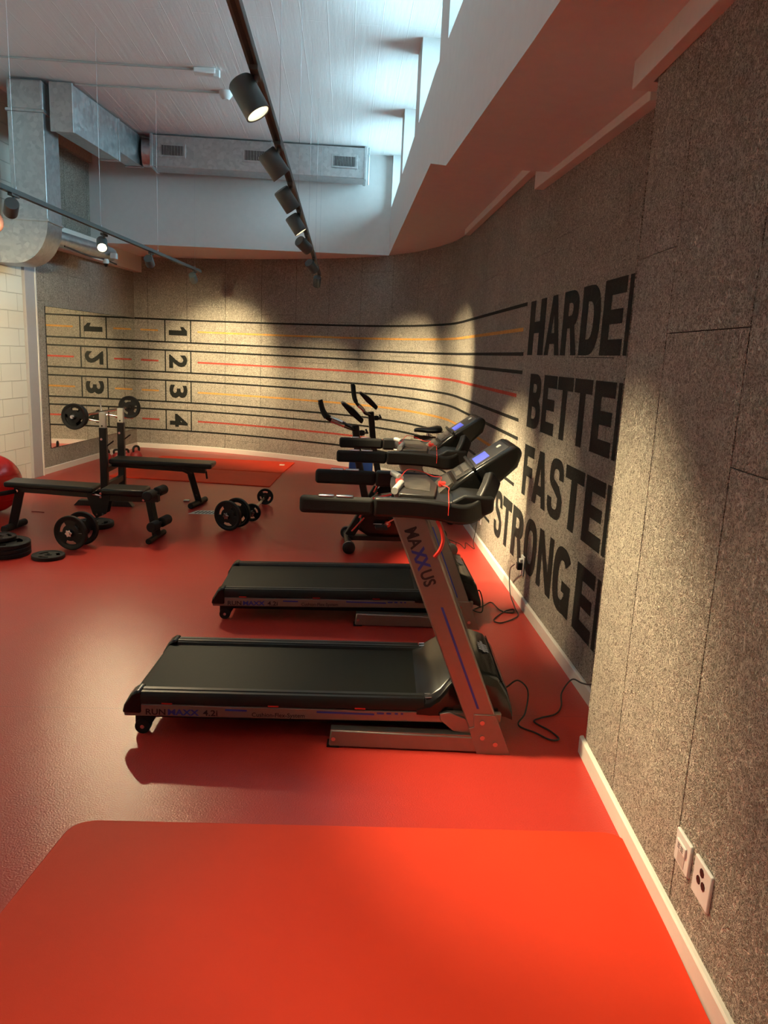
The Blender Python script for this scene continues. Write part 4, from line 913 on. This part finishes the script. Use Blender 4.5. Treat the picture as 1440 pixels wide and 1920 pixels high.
# ---------------------------------------------------------------- ducts and ceiling services
gd = thing('ventilation_duct', 'long galvanised duct with three grilles along the top of the back bulkhead', 'duct', (-2.4, 10.0, Z_CEIL))
def rel(o, p): return Vector(p) - o.location
def childbox(name, par, x0, x1, y0, y1, z0, z1, mat, bevel=0, **k):
    l = par.location; mb = MB(); mb.box(x0 - l.x, x1 - l.x, y0 - l.y, y1 - l.y, z0 - l.z, z1 - l.z); return obj(name, mb, mat, par, smooth=False, bevel=bevel, **k)
run = childbox('duct_run', gd, -2.42, .19, 9.95, 10.30, 3.745, 4.10, 'galv', .004)
childbox('flange', gd, -2.44, -2.41, 9.935, 10.31, 3.73, 4.112, 'galv', .003); childbox('flange', gd, .17, .20, 9.935, 10.31, 3.73, 4.112, 'galv', .003); childbox('flange', gd, -.98, -.965, 9.945, 10.305, 3.74, 4.108, 'galv', .002)
for xa in (-2.335, -1.325, -.235):
    g = childbox('grille', gd, xa, xa + .325, 9.942, 9.952, 3.85, 4.01, 'galv', .003)
    l = gd.location; mb = MB(); mb.box(xa + .03 - l.x, xa + .295 - l.x, 9.938 - l.y, 9.944 - l.y, 3.875 - l.z, 3.985 - l.z); obj('dark_opening', mb, 'rubber', g, smooth=False)
    mb = MB()
    for k in range(14): x = xa + .038 + k * .0188; mb.box(x - l.x, x + .006 - l.x, 9.930 - l.y, 9.94 - l.y, 3.875 - l.z, 3.985 - l.z)
    obj('louvres', mb, 'galv', g, smooth=False)
mb = MB(); mb.tube([rel(gd, (.23, 9.98, 4.11)), rel(gd, (.23, 9.98, 3.68))], .010, 8); obj('hanger_rod', mb, 'galv', gd)
mb = MB(); mb.tube([rel(gd, (-2.44, 10.12, 3.925)), rel(gd, (-2.56, 10.11, 3.925))], .165, 28); obj('round_coupling', mb, 'galv', gd)
gd['label'] = 'long galvanised duct with three grilles along the top of the back bulkhead'
sd = thing('ventilation_duct', 'galvanised duct run under the ceiling along the left wall', 'duct', (-2.9, 8.2, Z_CEIL))
def sideduct(name, y0, y1, x0w, z0, z1, par, fl=0.0):
    l = par.location; a, b = left_at(y0, 0, 0).x, left_at(y1, 0, 0).x
    xr0, xr1 = -2.81 + .12 * (y0 - 8.14), -2.81 + .12 * (y1 - 8.14)
    mb = MB(); vs = [(xr0 - x0w - fl, y0), (xr0 + fl, y0), (xr1 + fl, y1), (xr1 - x0w - fl, y1)]
    mb.prism([(x - l.x, y - l.y) for x, y in vs], z0 - fl - l.z, z1 + fl * .4 - l.z, 'z'); return obj(name, mb, 'galv', par, smooth=False, bevel=.003)
sideduct('duct_run', 8.30, 9.40, .20, 3.66, 4.10, sd); sideduct('duct_run', 9.42, 10.12, .20, 3.76, 4.10, sd)
sideduct('flange', 8.27, 8.30, .20, 3.66, 4.10, sd, .012); sideduct('flange', 9.38, 9.42, .20, 3.66, 4.10, sd, .012); sideduct('flange', 10.10, 10.13, .20, 3.76, 4.10, sd, .012)
vd = thing('ventilation_duct', 'upright rectangular galvanised duct dropping to a curved elbow at the left edge', 'duct', (-3.2, 8.3, Z_CEIL))
childbox('duct_run', vd, -3.40, -3.055, 8.22, 8.62, 2.80, 3.80, 'galv', .004); childbox('duct_run', vd, -3.40, -3.055, 8.22, 8.62, 3.82, 4.10, 'galv', .02)
childbox('flange', vd, -3.415, -3.04, 8.205, 8.635, 3.80, 3.825, 'galv', .003); childbox('flange', vd, -3.415, -3.04, 8.205, 8.635, 2.78, 2.805, 'galv', .003)
mb = MB(); l = vd.location; out = [(-3.055, 2.79)] + [(-3.40 + .345 * math.cos(rad(a)) , 2.79 + .43 * math.sin(rad(a))) for a in range(0, -91, -9)] + [(-3.85, 2.36), (-3.85, 2.70), (-3.45, 2.70), (-3.40, 2.79)]
mb.prism([(x - l.x, z - l.z) for x, z in out], 8.22 - l.y, 8.62 - l.y); obj('elbow', mb, 'galv', vd)
pr = thing('ventilation_pipe', 'light grey round pipe along the left wall beside the curved duct elbow', 'pipe', (-3.1, 9, 2.7))
mb = MB(); mb.tube([rel(pr, (-3.22, 8.64, 2.70)), rel(pr, (-3.02, 10.2, 2.71))], .085, 20); obj('pipe_body', mb, 'galv', pr)
mb = MB(); mb.tube(smooth_pts([rel(pr, (-3.05, 8.66, 2.60)), rel(pr, (-2.97, 9.2, 2.57)), rel(pr, (-2.95, 9.6, 2.59)), rel(pr, (-2.98, 10.3, 2.60))], 5), .010, 8); obj('grey_cable', mb, 'rubber_cord', pr)
mb = MB(); mb.box(-2.955, -2.875, 9.94, 10.02, 2.63, 2.70); bxx = tag(obj('junction_box', mb, 'white_plastic', bevel=.008), 'small white junction box beside the lit spotlight on the left', 'junction box')
sc_ = thing('security_camera', 'small white dome camera hanging under the beam on the left', 'camera', (-2.93, 9.70, 2.575))
mb = MB(); mb.lathe([(.035, .0), (.038, .02), (.03, .05), (.02, .055)], (0, 0, -.03), (0, 0, 1), 18); obj('body', mb, 'white_plastic', sc_)
mb = MB(); mb.lathe([(.010, -.055), (.024, -.04), (.028, -.022)], (0, 0, -.012), (0, 0, 1), 18); obj('dark_dome', mb, 'gloss_black', sc_)
# flexible hose at the very left
mb = MB(); pts = smooth_pts([(-2.93, 6.55, 2.58), (-2.82, 6.52, 2.56), (-2.80, 6.50, 2.47), (-2.90, 6.50, 2.43)], 6); mb.tube(pts, .03, 14); fh = tag(obj('flexible_hose', mb, plain('brown_hose', (.16, .07, .05), .6)), 'piece of brown red flexible hose at the left edge under the rail', 'hose')
for i, (xa, ya, xb, yb) in enumerate(((-3.4, 7.70, -1.44, 7.68), (-2.77, 8.33, -1.30, 8.28))):
    det = thing('light_sensor' if i == 0 else 'smoke_detector', ['white box sensor at the end of the nearer ceiling conduit', 'white round detector at the end of the farther ceiling conduit'][i], 'sensor', (xb, yb, Z_CEIL))
    mb = MB(); mb.tube([(xa - xb, ya - yb, -.012), (-.02, 0, -.012)], .009, 8); obj('conduit', mb, 'grey_plastic', det)
    mb = MB()
    if i == 0: mb.box(-.03, .17, -.05, .05, -.05, 0); obj('housing', mb, 'white_plastic', det, bevel=.01); mb = MB(); mb.box(.15, .21, -.04, .0, -.075, -.01); obj('lens', mb, 'white_plastic', det, bevel=.008)
    else: mb.lathe([(.03, -.075), (.045, -.06), (.065, -.03), (.07, 0)], (0.03, 0, 0), (0, 0, 1), 24); obj('housing', mb, 'white_plastic', det)

# ---------------------------------------------------------------- lighting tracks and spotlights
def track(name, pts, label, wires, z=2.55):
    a, b = Vector((*pts[0], z)), Vector((*pts[1], z)); t = thing(name, label, 'light track', tuple(a.lerp(b, .5)), 0, 'suspended lighting tracks'); l = t.location
    mb = MB(); mb.tube([a - l, b - l], 0, sq=(.018, .016)); obj('rail', mb, 'track', t, smooth=False, bevel=.002)
    mb = MB(); mb.tube([a - l - Vector((0, 0, .0165)), b - l - Vector((0, 0, .0165))], 0, sq=(.007, .001)); obj('contact_slot', mb, 'rubber', t, smooth=False)
    for k in wires:
        p = a.lerp(b, k) - l; mb = MB(); mb.tube([p + Vector((0, 0, .014)), p + Vector((0, 0, Z_CEIL - z - .01))], .0012, 5); mb.cyl(p + Vector((0, 0, .012)), p + Vector((0, 0, .035)), .007, 8); obj('suspension_wire', mb, 'wire', t)
    return t
TR = track('lighting_track', ((-.34, -.8), (-.335, 9.72)), 'dark suspended lighting track running down the middle towards the back', [.12, .30, .44, .58, .72, .86, .985])
TL = track('lighting_track', ((-2.50, 1.6), (-1.87, 10.1)), 'dark suspended lighting track on the left, above the benches', [.2, .45, .62, .80, .97])
HEAD_LABELS_R = ['spotlight behind the camera on the middle track, first from the rear wall', 'spotlight behind the camera on the middle track, above the front mat', 'spotlight on the middle track just above the picture',
    'large lit spotlight on the middle track, nearest in view and glowing warm', 'dark spotlight on the middle track, in front of the duct grille', 'dark spotlight on the middle track, just below the duct', 'dark spotlight on the middle track, third beyond the glowing one',
    'tilted spotlight on the middle track, just above the bulkhead edge', 'small tilted spotlight on the middle track, level with the bulkhead edge', 'last and smallest spotlight hanging at the end of the middle track']
HEAD_LABELS_L = ['spotlight on the left track beside the camera, turned to the masonry wall', 'spotlight on the left track just outside the picture, turned to the masonry wall', 'dark spotlight at the left edge, hanging from the left track', 'brightly glowing spotlight on the left track beside the pipe', 'dark spotlight on the left track near the bulkhead corner', 'last dark spotlight at the far end of the left track']
def head(x, y, aim, pw, ang, label, lit, side, zc=Z_HEAD, k=1.0):
    t = thing('track_spotlight', label, 'spotlight', (x, y, 2.53), 0, 'track spotlights')
    c = Vector((0, 0, zc - 2.53)); d = (Vector(aim) - Vector((x, y, zc))).normalized(); c = c + Vector((-.02 * side, 0, -.012))
    mb = MB(); mb.box(-.015, .015, -.06, .06, -.012, .008); obj('adapter', mb, 'track', t, smooth=False, bevel=.002)
    mb = MB(); mb.tube([(0, 0, -.01), (0, 0, -.03), c - d * .03], .010, 10); obj('swivel_arm', mb, 'track', t)
    R, Lh = .046 * k, .062
    mb = MB(); mb.lathe([(R * .9, -Lh), (R, -Lh + .006), (R, Lh), (R - .004, Lh), (R - .006, Lh - .012), (.028, Lh - .036)], c, d, 32); hd_ = obj('lamp_housing', mb, 'track', t)
    mb = MB(); mb.lathe([(.030, Lh - .034), (.028, Lh - .032)], c, d, 24); obj('lamp_face', mb, 'lamp_on', t, smooth=False)
    mb = MB(); mb.lathe([(R - .0065, Lh - .003), (.031, Lh - .033), (.0305, Lh - .034), (R - .006, Lh - .006)], c, d, 32)
    if lit:
        vs = []; q_ = d.to_track_quat('Z', 'Y').to_matrix(); mb = MB(); seg = 32
        for r, h in ((R - .006, Lh - .002), (.030, Lh - .033)):
            for j in range(seg): vs.append(c + q_ @ Vector((r * math.cos(2 * PI * j / seg), r * math.sin(2 * PI * j / seg), h)))
        mb.add(vs, [(j, (j + 1) % seg, seg + (j + 1) % seg, seg + j) for j in range(seg)]); obj('reflector', mb, 'white_plastic', t)
    p = Vector((x, y, 2.53)) + c + d * (Lh + .004)
    s = spot('spotlight_beam', p, p + d, pw * SPOT_W, ang, .95)
    return t
for (x, y, aim, pw, ang), lb in zip(HEADS_RIGHT, HEAD_LABELS_R): head(x, y, aim, pw, ang, lb, True, 1)
for (x, y, aim, pw, ang), lb in zip(HEADS_LEFT, HEAD_LABELS_L): head(x, y, aim, pw, ang, lb, True, 1)
